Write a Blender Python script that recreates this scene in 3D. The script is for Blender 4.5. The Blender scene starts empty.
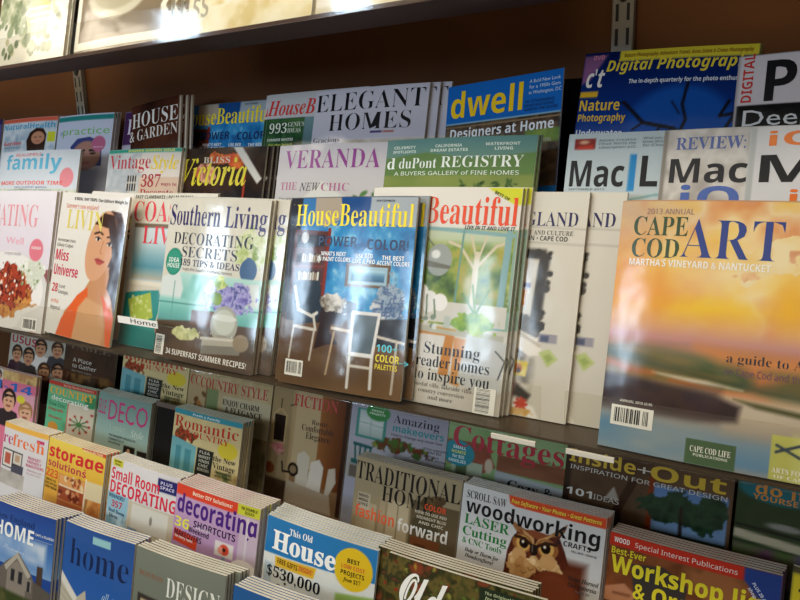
import bpy, math, random
import numpy as np
from mathutils import Matrix, Vector

S = bpy.context.scene
COL = S.collection
# ------------------------------------------------------------------ camera
cd = bpy.data.cameras.new('camera'); cam = bpy.data.objects.new('camera', cd); COL.objects.link(cam)
cd.sensor_fit = 'HORIZONTAL'; cd.sensor_width = 36.0; cd.lens = 36.0 * 707.13 / 800.0
cd.clip_start = 0.01
yaw, pitch, roll = 0.574849, -0.200442, -0.0252204
_r = Vector((math.cos(yaw), math.sin(yaw), 0)); _f = Vector((-math.sin(yaw), math.cos(yaw), 0)); _u = Vector((0, 0, 1))
f2 = math.cos(pitch) * _f + math.sin(pitch) * _u; u2 = math.cos(pitch) * _u - math.sin(pitch) * _f
r3 = math.cos(roll) * _r + math.sin(roll) * u2; u3 = math.cos(roll) * u2 - math.sin(roll) * _r
m = Matrix((r3, u3, -f2)).transposed().to_4x4(); m.translation = Vector((0.458909, -0.734993, 0.318725))
cam.matrix_world = m
S.camera = cam
# ------------------------------------------------------------------ world, lights, exposure
S.view_settings.view_transform = 'Standard'; S.view_settings.look = 'None'
S.view_settings.gamma = 1.0; S.view_settings.use_curve_mapping = False
S.view_settings.exposure = 0.0
wd = bpy.data.worlds.new('world'); S.world = wd; wd.use_nodes = True
wb = wd.node_tree.nodes['Background']; wb.inputs[0].default_value = (1.0, 0.86, 0.68, 1); wb.inputs[1].default_value = 0.17

def area(name, loc, target, sx, sy, power, col):
    l = bpy.data.lights.new(name, 'AREA'); l.shape = 'RECTANGLE'; l.size = sx; l.size_y = sy
    l.energy = power; l.color = col
    o = bpy.data.objects.new(name, l); COL.objects.link(o); o.location = loc
    o.rotation_euler = (Vector(target) - Vector(loc)).to_track_quat('-Z', 'Y').to_euler()
    return o
area('ceiling_or_fill_lamp', (-0.55, -0.95, 1.58), (-0.45, 0.0, 0.2), 1.5, 0.35, 22.5, (1.0, 0.87, 0.67))
area('ceiling_or_fill_lamp', (-2.6, -1.3, 1.6), (-1.6, 0.0, 0.2), 1.2, 0.4, 20, (1.0, 0.89, 0.72))
area('ceiling_or_fill_lamp', (-0.5, -3.1, 1.45), (-0.3, 0.2, -0.2), 3.6, 1.4, 22, (1.0, 0.87, 0.68))  # unseen fill light added from the aisle to brighten the shaded lower tier
area('ceiling_or_fill_lamp', (1.5, -1.2, 1.6), (0.2, 0.0, 0.1), 0.8, 0.4, 4, (1.0, 0.89, 0.72))  # weak fill light added on the right to lift the right-hand page edges
# daylight of the shop windows on the far side of the aisle
area('window_daylight', (-2.05, -2.75, 0.86), (-0.2, 0.0, 0.15), 0.20, 0.70, 21, (0.62, 0.81, 1.0))
area('window_daylight', (-3.1, -2.4, 0.85), (-0.5, 0.0, 0.15), 0.22, 0.70, 19, (0.62, 0.81, 1.0))
area('window_daylight', (-1.2, -3.0, 0.95), (0.0, 0.0, 0.15), 0.14, 0.60, 10, (0.62, 0.81, 1.0))

# ------------------------------------------------------------------ helpers
def lin(c):
    c = np.asarray(c, dtype=np.float64)
    return np.where(c <= 0.04045, c / 12.92, ((c + 0.055) / 1.055) ** 2.4)
def hx(s):
    return np.array([int(s[i:i + 2], 16) / 255.0 for i in (0, 2, 4)])
MATS = {}
def principled(name, col, rough=0.5, spec=0.5, **kw):
    mt = bpy.data.materials.new(name); mt.use_nodes = True
    b = mt.node_tree.nodes['Principled BSDF']
    b.inputs['Base Color'].default_value = (*lin(hx(col)), 1)
    b.inputs['Roughness'].default_value = rough; b.inputs['Specular IOR Level'].default_value = spec
    for k, v in kw.items(): b.inputs[k].default_value = v
    return mt
def noise_mat(name, c1, c2, scale, rough=0.6, stretch=(1, 1, 1), bump=0.0, spec=0.4):
    mt = principled(name, c1, rough, spec); nt = mt.node_tree; b = nt.nodes['Principled BSDF']
    tc = nt.nodes.new('ShaderNodeTexCoord'); mp = nt.nodes.new('ShaderNodeMapping'); mp.inputs['Scale'].default_value = stretch
    nz = nt.nodes.new('ShaderNodeTexNoise'); nz.inputs['Scale'].default_value = scale; nz.inputs['Detail'].default_value = 5
    rp = nt.nodes.new('ShaderNodeValToRGB')
    rp.color_ramp.elements[0].position = .3; rp.color_ramp.elements[1].position = .7
    rp.color_ramp.elements[0].color = (*lin(hx(c1)), 1); rp.color_ramp.elements[1].color = (*lin(hx(c2)), 1)
    nt.links.new(tc.outputs['Object'], mp.inputs[0]); nt.links.new(mp.outputs[0], nz.inputs['Vector'])
    nt.links.new(nz.outputs['Fac'], rp.inputs[0]); nt.links.new(rp.outputs[0], b.inputs['Base Color'])
    if bump:
        bp = nt.nodes.new('ShaderNodeBump'); bp.inputs['Strength'].default_value = bump
        nt.links.new(nz.outputs['Fac'], bp.inputs['Height']); nt.links.new(bp.outputs[0], b.inputs['Normal'])
    return mt
def ink(col):
    if ('ink', col) not in MATS: MATS['ink', col] = principled('ink_' + col, col, 0.2, 0.36)
    return MATS['ink', col]
def print_mat():
    if 'print' not in MATS:
        mt = principled('printed_cover', 'ffffff', 0.13, 0.36); nt = mt.node_tree; b = nt.nodes['Principled BSDF']
        at = nt.nodes.new('ShaderNodeAttribute'); at.attribute_name = 'print'
        tc = nt.nodes.new('ShaderNodeTexCoord'); nz = nt.nodes.new('ShaderNodeTexNoise')
        nz.inputs['Scale'].default_value = 14; nz.inputs['Detail'].default_value = 2
        bp = nt.nodes.new('ShaderNodeBump'); bp.inputs['Strength'].default_value = 0.07; bp.inputs['Distance'].default_value = 0.02
        nt.links.new(tc.outputs['Object'], nz.inputs['Vector']); nt.links.new(nz.outputs['Fac'], bp.inputs['Height'])
        nt.links.new(bp.outputs[0], b.inputs['Normal'])
        nt.links.new(at.outputs['Color'], b.inputs['Base Color']); MATS['print'] = mt
    return MATS['print']
def page_mat():
    if 'page' not in MATS:
        mt = principled('page_edges', 'd8d2c0', 0.8, 0.2); nt = mt.node_tree; b = nt.nodes['Principled BSDF']
        tc = nt.nodes.new('ShaderNodeTexCoord'); mp = nt.nodes.new('ShaderNodeMapping'); mp.inputs['Scale'].default_value = (6, 600, 6)
        nz = nt.nodes.new('ShaderNodeTexNoise'); nz.inputs['Scale'].default_value = 1; nz.inputs['Detail'].default_value = 3
        rp = nt.nodes.new('ShaderNodeValToRGB')
        rp.color_ramp.elements[0].position = .3; rp.color_ramp.elements[1].position = .62
        rp.color_ramp.elements[0].color = (*lin(hx('c4bca8')), 1); rp.color_ramp.elements[1].color = (*lin(hx('f4efe2')), 1)
        nt.links.new(tc.outputs['Object'], mp.inputs[0]); nt.links.new(mp.outputs[0], nz.inputs['Vector'])
        nt.links.new(nz.outputs['Fac'], rp.inputs[0]); nt.links.new(rp.outputs[0], b.inputs['Base Color']); MATS['page'] = mt
    return MATS['page']
def acrylic():
    if 'acr' not in MATS:
        mt = bpy.data.materials.new('clear_acrylic'); mt.use_nodes = True; nt = mt.node_tree
        nt.nodes.remove(nt.nodes['Principled BSDF']); out = nt.nodes['Material Output']
        tr = nt.nodes.new('ShaderNodeBsdfTransparent'); tr.inputs[0].default_value = (.965, .96, .94, 1)
        gl = nt.nodes.new('ShaderNodeBsdfGlossy'); gl.inputs['Roughness'].default_value = .08
        df = nt.nodes.new('ShaderNodeBsdfDiffuse'); df.inputs[0].default_value = (.75, .72, .66, 1)
        m0 = nt.nodes.new('ShaderNodeMixShader'); m0.inputs[0].default_value = .006
        lw = nt.nodes.new('ShaderNodeLayerWeight'); lw.inputs[0].default_value = .5
        pw = nt.nodes.new('ShaderNodeMath'); pw.operation = 'POWER'; pw.inputs[1].default_value = 5
        fr = nt.nodes.new('ShaderNodeMath'); fr.operation = 'MULTIPLY_ADD'; fr.inputs[1].default_value = .9; fr.inputs[2].default_value = .022
        nt.links.new(lw.outputs['Facing'], pw.inputs[0]); nt.links.new(pw.outputs[0], fr.inputs[0])
        m1 = nt.nodes.new('ShaderNodeMixShader')
        nt.links.new(tr.outputs[0], m0.inputs[1]); nt.links.new(df.outputs[0], m0.inputs[2])
        nt.links.new(fr.outputs[0], m1.inputs[0]); nt.links.new(m0.outputs[0], m1.inputs[1]); nt.links.new(gl.outputs[0], m1.inputs[2])
        nt.links.new(m1.outputs[0], out.inputs[0]); MATS['acr'] = mt
    return MATS['acr']

def mesh_obj(name, verts, faces, mats, parent=None, midx=None, smooth=False):
    me = bpy.data.meshes.new(name); me.from_pydata([tuple(v) for v in verts], [], faces)
    for mt in (mats if isinstance(mats, (list, tuple)) else [mats]): me.materials.append(mt)
    if midx is not None: me.polygons.foreach_set('material_index', midx)
    if smooth: me.polygons.foreach_set('use_smooth', [True] * len(me.polygons))
    me.update()
    o = bpy.data.objects.new(name, me); COL.objects.link(o)
    if parent: o.parent = parent
    return o
def box_vf(x0, x1, y0, y1, z0, z1, base=0):
    v = [(x, y, z) for x in (x0, x1) for y in (y0, y1) for z in (z0, z1)]
    f = [(0, 1, 3, 2), (4, 6, 7, 5), (0, 4, 5, 1), (2, 3, 7, 6), (0, 2, 6, 4), (1, 5, 7, 3)]
    return v, [tuple(i + base for i in q) for q in f]
def boxes(name, bl, mt, parent=None, bevel=0.0):
    V, F = [], []
    for b in bl:
        v, f = box_vf(*b, base=len(V)); V += v; F += f
    o = mesh_obj(name, V, F, mt, parent)
    if bevel:
        md = o.modifiers.new('bevel', 'BEVEL'); md.width = bevel; md.segments = 2
    return o
def empty(name, loc, label=None, cat=None, group=None):
    o = bpy.data.objects.new(name, None); COL.objects.link(o); o.location = loc; o.empty_display_size = .05
    if label: o['label'] = label; o['category'] = cat
    if group: o['group'] = group
    return o
def tag(o, label, cat, group=None):
    o['label'] = label; o['category'] = cat
    if group: o['group'] = group
    return o
def struct(o): o['kind'] = 'structure'; return o

# ------------------------------------------------------------------ lettering
MAP = {'b': (0x1D400, 0x1D41A, 0x1D7CE), 'i': (0x1D434, 0x1D44E, None), 'k': (0x1D468, 0x1D482, 0x1D7CE),
       'S': (0x1D5D4, 0x1D5EE, 0x1D7EC), 'K': (0x1D63C, 0x1D656, 0x1D7EC), 'c': (0x1D4D0, 0x1D4EA, 0x1D7CE),
       's': (0x1D5A0, 0x1D5BA, 0x1D7E2)}
CAP = {'p': .682, 'b': .678, 'i': .678, 'k': .678, 'S': .714, 'K': .714, 'c': .68, 's': .714, 't': .678}
def fancy(s, f):
    if f == 't': f = 'b'
    if f == 'p': return s
    U, L, D = MAP[f]; o = ''
    for ch in s:
        if 'A' <= ch <= 'Z': o += chr(U + ord(ch) - 65)
        elif 'a' <= ch <= 'z': o += chr(0x210E) if (f == 'i' and ch == 'h') else chr(L + ord(ch) - 97)
        elif '0' <= ch <= '9' and D: o += chr(D + ord(ch) - 48)
        else: o += ch
    return o
GL = {}
def glyphs(s, f, off):
    k = (s, f, off)
    if k not in GL:
        c = bpy.data.curves.new('lettering', 'FONT'); c.body = fancy(s, f); c.resolution_u = 2
        c.offset = off + (-.009 if f == 't' else 0)
        o = bpy.data.objects.new('lettering', c); COL.objects.link(o)
        dg = bpy.context.evaluated_depsgraph_get()
        me = bpy.data.meshes.new_from_object(o.evaluated_get(dg))
        v = np.array([(p.co.x, p.co.y) for p in me.vertices]).reshape(-1, 2)
        fc = [tuple(p.vertices) for p in me.polygons]
        bpy.data.objects.remove(o); bpy.data.meshes.remove(me)
        GL[k] = (v, fc)
    return GL[k]

# ------------------------------------------------------------------ printed pictures (colour per point of a fine cover grid)
class Art:
    def __init__(a, w, h, res, k=1.0):
        a.w, a.h = w, h * k; a.nx, a.ny = int(w / res) + 2, int(h / res) + 2
        a.U, a.V = np.meshgrid(np.linspace(0, 1, a.nx), np.linspace(0, 1 / k, a.ny))
        a.X, a.Y = a.U * w, a.V * a.h; a.res = res
        a.c = np.ones((a.ny, a.nx, 3)) * .93
    def put(a, d, col, soft=0):
        s = max(soft * a.w, a.res * .9)
        k = np.clip(.5 - d / s, 0, 1)[..., None]
        a.c = a.c * (1 - k) + k * col
    def rect_d(a, u0, v0, u1, v1):
        return np.maximum(np.maximum(u0 - a.U, a.U - u1) * a.w, np.maximum(v0 - a.V, a.V - v1) * a.h)
    def poly_d(a, pts):
        ins = np.zeros(a.U.shape, bool); d = np.full(a.U.shape, 9.)
        P = [(p[0] * a.w, p[1] * a.h) for p in pts]
        for (x0, y0), (x1, y1) in zip(P, P[1:] + P[:1]):
            if y0 != y1:
                t = ((y0 > a.Y) != (y1 > a.Y)) & (a.X < (x1 - x0) * (a.Y - y0) / (y1 - y0) + x0); ins ^= t
            d = np.minimum(d, a.seg(x0, y0, x1, y1))
        return np.where(ins, -d, d)
    def seg(a, x0, y0, x1, y1):
        dx, dy = x1 - x0, y1 - y0; L = dx * dx + dy * dy or 1e-12
        t = np.clip(((a.X - x0) * dx + (a.Y - y0) * dy) / L, 0, 1)
        return np.hypot(a.X - x0 - t * dx, a.Y - y0 - t * dy)
    def ell_d(a, cx, cy, rx, ry, rot=0):
        dx, dy = (a.U - cx) * a.w, (a.V - cy) * a.h; c, s = math.cos(math.radians(rot)), math.sin(math.radians(rot))
        x, y = dx * c + dy * s, -dx * s + dy * c; RX, RY = rx * a.w, ry * a.h
        return (np.hypot(x / RX, y / RY) - 1) * min(RX, RY)
    def noise(a, scale, seed, stretch=1.0):
        rg = np.random.RandomState(seed); o = 0; amp = 1; tot = 0
        for k in range(4):
            n = 48; g = rg.rand(n, n); x = (a.X * scale / stretch) % (n - 1); y = (a.Y * scale) % (n - 1)
            i, j = x.astype(int), y.astype(int); fx, fy = x - i, y - j
            fx, fy = fx * fx * (3 - 2 * fx), fy * fy * (3 - 2 * fy)
            v = (g[j, i] * (1 - fx) + g[j, i + 1] * fx) * (1 - fy) + (g[j + 1, i] * (1 - fx) + g[j + 1, i + 1] * fx) * fy
            o = o + v * amp; tot += amp; amp *= .55; scale *= 2.1
        o = o / tot
        return np.clip((o - .27) / .46, 0, 1)
    def ramp(a, t, cols):
        C = np.array([hx(c) for c in cols]); p = t * (len(C) - 1); i = np.clip(p.astype(int), 0, len(C) - 2); f = (p - i)[..., None]
        return C[i] * (1 - f) + C[i + 1] * f
    def run(a, ops):
        for o in ops:
            k = o[0]
            if k == 'F': a.c[:] = hx(o[1])
            elif k == 'R': a.put(a.rect_d(*o[1:5]), hx(o[5]), o[6] if len(o) > 6 else 0)
            elif k == 'G':
                t = np.clip((a.V - o[2]) / (o[4] - o[2]), 0, 1); a.put(a.rect_d(*o[1:5]), a.ramp(t, o[5]), o[6] if len(o) > 6 else 0)
            elif k == 'H':
                t = np.clip((a.U - o[1]) / (o[3] - o[1]), 0, 1); a.put(a.rect_d(*o[1:5]), a.ramp(t, o[5]), o[6] if len(o) > 6 else 0)
            elif k == 'E': a.put(a.ell_d(o[1], o[2], o[3], o[4], o[7] if len(o) > 7 else 0), hx(o[5]), o[6] if len(o) > 6 else 0)
            elif k == 'P': a.put(a.poly_d(o[1]), hx(o[2]), o[3] if len(o) > 3 else 0)
            elif k == 'L':
                d = np.full(a.U.shape, 9.)
                for p, q in zip(o[1], o[1][1:]): d = np.minimum(d, a.seg(p[0] * a.w, p[1] * a.h, q[0] * a.w, q[1] * a.h))
                a.put(d - o[2] * a.w / 2, hx(o[3]), o[4] if len(o) > 4 else 0)
            elif k == 'N': a.put(a.rect_d(*o[1:5]), a.ramp(a.noise(o[5], o[7], o[9] if len(o) > 9 else 1), o[6]), o[8] if len(o) > 8 else 0)
            elif k == 'NE': a.put(a.ell_d(o[1], o[2], o[3], o[4]), a.ramp(a.noise(o[5], o[7]), o[6]), o[8] if len(o) > 8 else 0)
            elif k == 'NP': a.put(a.poly_d(o[1]), a.ramp(a.noise(o[2], o[4]), o[3]), o[5] if len(o) > 5 else 0)
            elif k == 'B':   # ragged foliage-like blob
                d = a.ell_d(o[1], o[2], o[3], o[4]) + (a.noise(o[5], o[7]) - .5) * o[8] * a.w
                a.put(d, a.ramp(a.noise(o[5] * 1.7, o[7] + 5), o[6]))
            elif k == 'X':   # scattered small dabs: u0,v0,u1,v1,count,radius,cols,seed
                rg = random.Random(o[8])
                for _ in range(o[5]):
                    u, v = rg.uniform(o[1], o[3]), rg.uniform(o[2], o[4]); r = o[6] * rg.uniform(.6, 1.3)
                    a.put(a.ell_d(u, v, r, r * rg.uniform(.5, 1), rg.uniform(0, 180)), hx(rg.choice(o[7])))
    def linear(a):
        c = np.ones((a.ny, a.nx, 4)); c[..., :3] = lin(np.clip(a.c, 0, 1)) * .9
        return c.reshape(-1, 4)

# ------------------------------------------------------------------ magazines
TH = 0.25
SN, CS = math.sin(TH), math.cos(TH)
ROWS = {'T': (.012, .495), 'U1': (.160, .1635), 'U2': (.075, .076), 'U3': (0, 0),
        'r1': (.170, -.372), 'r2': (.083, -.4325), 'r3': (-.048, -.487), 'r4': (-.158, -.565)}
ORD = ['', 'second', 'third', 'fourth', 'fifth', 'sixth', 'seventh', 'eighth', 'ninth', 'tenth', 'eleventh']
def dup(root):
    r = root.copy(); COL.objects.link(r)
    for ch in list(root.children):
        c = ch.copy(); COL.objects.link(c); c.parent = r
        for g in [g for g in ch.children if g.name.startswith('masthead')]:
            d = g.copy(); COL.objects.link(d); d.parent = c
    return r
def magazine(name, cat, label, short, row, x, w, h, ops, texts, tilt=0, n=1, dx=0.0, dxs=None, dy=0.0, bow=.004, curl=0, th=.0043, bar=None, res=.0018, fit=1.0, dys=None, flop=0):
    yb, zb = ROWS[row]
    def bend(u, s):            # offset into the rack, metres; u across, s up the cover 0..1
        return -bow * (1 - (2 * u - 1) ** 2) - curl * u * u - flop * s * s
    def P(X, Z, d=0.0):
        return (X, bend(min(max(X / w, 0), 1), min(max(Z / h, 0), 1)) + d, Z + max(d, 0) * SN / CS)   # page edges level with the shelf
    zb += w * math.sin(math.radians(max(0, -tilt)))
    root = empty(name, (x, yb + dy, zb), label, cat, 'magazines in the ' + short + ' stack' if n > 1 else None)
    root.rotation_euler = (Matrix.Rotation(-TH, 3, 'X') @ Matrix.Rotation(-math.radians(tilt), 3, 'Y')).to_euler()
    # cover: printed front, spine and back as one folded sheet
    a = Art(w, h, res, fit); a.run(ops)
    nx, ny = a.nx, a.ny
    X = a.X.ravel(); Z = (h - a.Y).ravel()
    B = -bow * (1 - (2 * a.U.ravel() - 1) ** 2) - curl * a.U.ravel() ** 2 - flop * (Z / h) ** 2
    co = np.stack([X, B, Z], -1)
    idx = np.arange(nx * ny).reshape(ny, nx)
    q = np.stack([idx[1:, :-1], idx[1:, 1:], idx[:-1, 1:], idx[:-1, :-1]], -1).reshape(-1, 4)
    nf = nx * ny
    bx = np.linspace(0, w, 13); back = np.array([P(xx, zz, th) for zz in (h, 0) for xx in bx])
    bi = nf + np.arange(26).reshape(2, 13)
    qb = np.stack([bi[0, :-1], bi[0, 1:], bi[1, 1:], bi[1, :-1]], -1).reshape(-1, 4)
    sp = np.array([[0, idx[-1, 0], bi[1, 0], bi[0, 0]]]); sp[0, 0] = idx[0, 0]
    co = np.concatenate([co, back]); q = np.concatenate([q, qb, sp])
    me = bpy.data.meshes.new('cover'); me.vertices.add(len(co)); me.vertices.foreach_set('co', co.ravel())
    me.loops.add(len(q) * 4); me.loops.foreach_set('vertex_index', q.ravel().astype(np.int32))
    me.polygons.add(len(q)); me.polygons.foreach_set('loop_start', np.arange(0, len(q) * 4, 4, dtype=np.int32))
    me.polygons.foreach_set('use_smooth', [True] * (len(q) - len(qb) - 1) + [False] * (len(qb) + 1))
    at = me.color_attributes.new('print', 'FLOAT_COLOR', 'POINT')
    lc = a.linear(); edge = lc[idx[:, 0]].mean(0); allc = np.concatenate([lc, np.tile(edge, (26, 1))])
    at.data.foreach_set('color', allc.ravel().astype(np.float32))
    me.materials.append(print_mat()); me.update(calc_edges=True); me.validate()
    o = bpy.data.objects.new('cover', me); COL.objects.link(o); o.parent = root
    # page block
    V = []; F = []
    for zz in np.linspace(.0003, h - .0003, 7):
        for xx in np.linspace(.0003, w - .0003, 13):
            V += [P(xx, zz, .0002), P(xx, zz, th - .0002)]
    def vi(j, i, k): return (j * 13 + i) * 2 + k
    for j in range(6):
        for k, i in ((0, 0), (1, 12)):
            e = (vi(j, i, 0), vi(j, i, 1), vi(j + 1, i, 1), vi(j + 1, i, 0)); F.append(e if i == 12 else e[::-1])
        for i in range(12):
            F.append((vi(j, i, 0), vi(j, i + 1, 0), vi(j + 1, i + 1, 0), vi(j + 1, i, 0)))
            F.append((vi(j, i, 1), vi(j + 1, i, 1), vi(j + 1, i + 1, 1), vi(j, i + 1, 1)))
    for i in range(12):
        F.append((vi(0, i, 0), vi(0, i, 1), vi(0, i + 1, 1), vi(0, i + 1, 0)))
        F.append((vi(6, i, 0), vi(6, i + 1, 0), vi(6, i + 1, 1), vi(6, i, 1)))
    mesh_obj('page_block', V, F, page_mat(), root)
    # lettering printed on the cover, each line a piece of its own
    for lay, t in enumerate(texts):
        role, s, u, v, tw, chh, f, col = t[:8]; op = t[8] if len(t) > 8 else {}
        v, chh = v * fit, chh * fit
        gv, gf = glyphs(s, f, op.get('off', 0))
        if not len(gv): continue
        sy = chh * h / CAP.get(f, .68); mn, mx = gv[:, 0].min(), gv[:, 0].max()
        sx = tw * w / (mx - mn) if tw else sy
        gx = (gv[:, 0] - mn) * sx; gy = gv[:, 1] * sy
        if op.get('al') == 'c': gx = gx - (mx - mn) * sx / 2
        gy = gy - chh * h
        if op.get('rot'):
            cr, sr = math.cos(math.radians(op['rot'])), math.sin(math.radians(op['rot'])); gx, gy = gx * cr - gy * sr, gx * sr + gy * cr
        d = -.00028 - .00002 * (lay % 8)
        mesh_obj(role, [P(xx, zz, d) for xx, zz in zip(u * w + gx, (1 - v) * h + gy)], gf, ink(col), o)
    if bar:
        u0, v0, u1, v1 = bar[:4]; rg = random.Random(int(u0 * 1000 + v0 * 77) + len(name))
        V = []; F = []; I = []
        def quad(x0, z0, x1, z1, d, k):
            b0 = len(V); V.extend([P(x0, z0, d), P(x1, z0, d), P(x1, z1, d), P(x0, z1, d)]); F.append((b0, b0 + 1, b0 + 2, b0 + 3)); I.append(k)
        quad(u0 * w, (1 - v1) * h, u1 * w, (1 - v0) * h, -.00045, 0)
        bw, bh = (u1 - u0) * w, (v1 - v0) * h
        if len(bar) > 4:
            zz = .06
            while zz < .94:
                t = rg.choice([.012, .02, .03]); quad(u0 * w + bw * .1, (1 - v1) * h + bh * zz, u0 * w + bw * .75, (1 - v1) * h + bh * (zz + t), -.00052, 1); zz += t + rg.choice([.014, .02, .03])
        else:
            xx = .08
            while xx < .9:
                t = rg.choice([.014, .022, .036]); quad(u0 * w + bw * xx, (1 - v1) * h + bh * .16, u0 * w + bw * (xx + t), (1 - v1) * h + bh * .88, -.00052, 1)
                xx += t + rg.choice([.014, .022, .03])
                if .68 < xx < .72: xx = .76
        mesh_obj('barcode', V, F, [ink('ece9e0'), ink('1a1a1a')], o, I)
    rg = random.Random(sum(map(ord, row)) + int(abs(x) * 991))
    prev = [root]
    yo = po = 0
    for q in range(1, n):
        c = dup(root); off = dxs[q - 1] if dxs else dx * q + rg.uniform(-.0015, .0015)
        yo += (th + .0008) / CS + 4 * bow / w * abs(off - po) + abs(curl) * .03; po = off
        c.location = (x + off, yb + dy + (dys[q - 1] if dys else yo), zb)
        c['label'] = ORD[q] + ' copy from the front in the ' + short + ' stack'
        prev.append(c)
    return prev
M, H_, B_ = 'masthead', 'headline_text', 'blurb_text'
# ------------------------------------------------------------------ the room
WALLY = .30
wallm = noise_mat('wall_paint', '5a3410', '4e2c0d', 5, .75, spec=.25)
struct(boxes('wall_back', [(-4.6, 2.2, WALLY, WALLY + .1, -1.3, 1.7)], wallm))
struct(boxes('floor', [(-4.6, 2.2, -3.4, WALLY, -1.34, -1.3)], noise_mat('carpet', '6a5a48', '574a3c', 60, .95)))
struct(boxes('ceiling', [(-4.6, 2.2, -3.4, WALLY, 1.7, 1.74)], noise_mat('ceiling_tile', 'd8d2c4', 'c9c2b2', 30, .9)))

# slotted wall standards
metal = noise_mat('brushed_standard', '7c766c', '8a8478', 40, .45, (1, 1, .1)); metal.node_tree.nodes['Principled BSDF'].inputs['Metallic'].default_value = .35
slotm = principled('slot_dark', '14100c', .8)
for i, (sx, lab) in enumerate(((-1.068, 'pale slotted metal standard on the wall above the teal-topped yoga magazine'), (.168, 'grey slotted metal standard on the wall above the night-blue photography magazine'))):
    r = empty('wall_standard', (sx, WALLY, 0), lab, 'shelf standard', 'slotted standards on the back wall')
    boxes('channel', [(-.015, .015, -.012, 0, -1.25, 1.2)], metal, r, .002)
    bl = []
    z = .30
    while z < .75:
        bl += [(-.0095, -.0055, -.0126, -.0115, z, z + .022), (.0055, .0095, -.0126, -.0115, z, z + .022)]; z += .032
    boxes('slots', bl, slotm, r)
    sv = [(.006 * math.cos(t * math.pi / 8), -.0127 - .002 * (k == 1), .008 * math.sin(t * math.pi / 8)) for k in (0, 1) for t in range(16)]
    sf = [tuple(range(16, 32))] + [(t, (t + 1) % 16, 16 + (t + 1) % 16, 16 + t) for t in range(16)]
    so = mesh_obj('screw', sv, sf, slotm, r); so.location = (0, 0, .525)

# ------------------------------------------------------------------ the display rack
darkwood = noise_mat('dark_laminate', '33231a', '2a1c14', 12, .5, (1, 1, 6))
trayg = noise_mat('brown_tray_plastic', '4c3f30', '443728', 20, .4)
def sloped(name, x0, x1, row, depth, height, parent, mt):
    yb, zb = ROWS[row]; y0 = yb + depth; t = .004
    v = [(x, y0 + s * SN + k * t, zb + s * CS) for x in (x0, x1) for s in (0, height) for k in (0, 1)]
    f = [(0, 1, 3, 2), (4, 6, 7, 5), (0, 4, 5, 1), (2, 3, 7, 6), (0, 2, 6, 4), (1, 5, 7, 3)]
    return mesh_obj(name, v, f, mt, parent)
X0, X1 = -2.2, 1.3
upper = empty('magazine_rack', (0, WALLY, -.02), 'stepped upper magazine rack with a clear plastic lip, holding three tiers of magazines', 'magazine rack')
upper.location = (0, 0, 0)
def step(name, row, depth, mt, parent, front=.014, t=.004):
    yb, zb = ROWS[row]
    return boxes(name, [(X0, X1, yb - front, yb + depth, zb - t - .0012, zb - .0012)], mt, parent)
step('shelf', 'U3', .060, trayg, upper, .0085, .003); step('shelf', 'U2', .085, darkwood, upper, .001); step('shelf', 'U1', WALLY - .162, darkwood, upper, .008)
sloped('backrest', X0, X1, 'U3', .0580, .045, upper, darkwood); sloped('backrest', X0, X1, 'U2', .064, .085, upper, darkwood)
boxes('mounting_plate', [(X0, X1, .12, WALLY - .012, -.018, -.0042)], darkwood, upper)
lip = acrylic()
boxes('front_lip', [(X0, .176, -.0115, -.0085, -.0065, .060)], lip, upper, .0006)
boxes('front_lip', [(.204, X1, -.0115, -.0085, -.0065, .060)], lip, upper, .0006)
stripm = principled('label_holder', 'd8d2c4', .45)
for a, b in ((.116, .172), (.208, .262)): boxes('label_holder', [(a, b, -.0150, -.0116, -.0120, -.0060)], stripm, upper, .0005)

lower = empty('magazine_rack', (0, 0, 0), 'stepped lower magazine rack below the clear-lipped tier, holding four tiers of magazines', 'magazine rack')
for rw, dp in (('r1', WALLY - .17 - .012), ('r2', .088), ('r3', .106), ('r4', .11)):
    step('shelf', rw, dp, darkwood, lower, .02)
    if rw != 'r1': sloped('backrest', X0, X1, rw, dp - .006, .045, lower, darkwood)
    yb, zb = ROWS[rw]
    boxes('front_lip', [(X0, X1, yb - .021, yb - .018, zb - .006, zb + .078)], lip, lower, .0006)
boxes('base', [(X0, X1, -.12, WALLY - .012, -1.3, -.60)], darkwood, lower)
boxes('end_panel', [(X0 - .02, X0, -.18, WALLY - .012, -1.3, -.2)], darkwood, lower)
boxes('end_panel', [(X1, X1 + .02, -.18, WALLY - .012, -1.3, -.2)], darkwood, lower)

top = empty('wall_shelf', (0, 0, 0), 'high wall shelf with a clear lip holding oversized pale magazines', 'shelf')
boxes('shelf', [(X0, .85, -.012, .085, .487, .4925)], noise_mat('shelf_laminate', '4a2a10', '3e220c', 10, .6, spec=.2), top)
boxes('front_lip', [(X0, .85, -.016, -.0125, .487, .536)], lip, top, .0006)
sloped('backrest', X0, .85, 'T', .062, .12, top, darkwood)
for bxx in (-1.6, .78):
    v = []
    for x in (bxx - .004, bxx + .004): v += [(x, .01, .487), (x, WALLY - .012, .487), (x, WALLY - .012, .455), (x, .01, .475)]
    mesh_obj('bracket', v, [(0, 1, 2, 3), (7, 6, 5, 4), (0, 4, 5, 1), (1, 5, 6, 2), (2, 6, 7, 3), (3, 7, 4, 0)], darkwood, top)
# small printed label stuck on the clear lip
lb = tag(boxes('shelf_label', [(-.580, -.478, -.0126, -.0116, .0545, .0665)], principled('label_card', 'f2efe8', .4)), 'small white card reading Home stuck on the clear lip of the rack', 'label')
gv, gf = glyphs('Home', 's', 0); g0 = gv[:, 0].min()
mesh_obj('lettering', [(-.546 + (a - g0) * .024, -.0129, .0572 + b * .0105) for a, b in gv], gf, ink('1c1a18'), lb)

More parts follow.
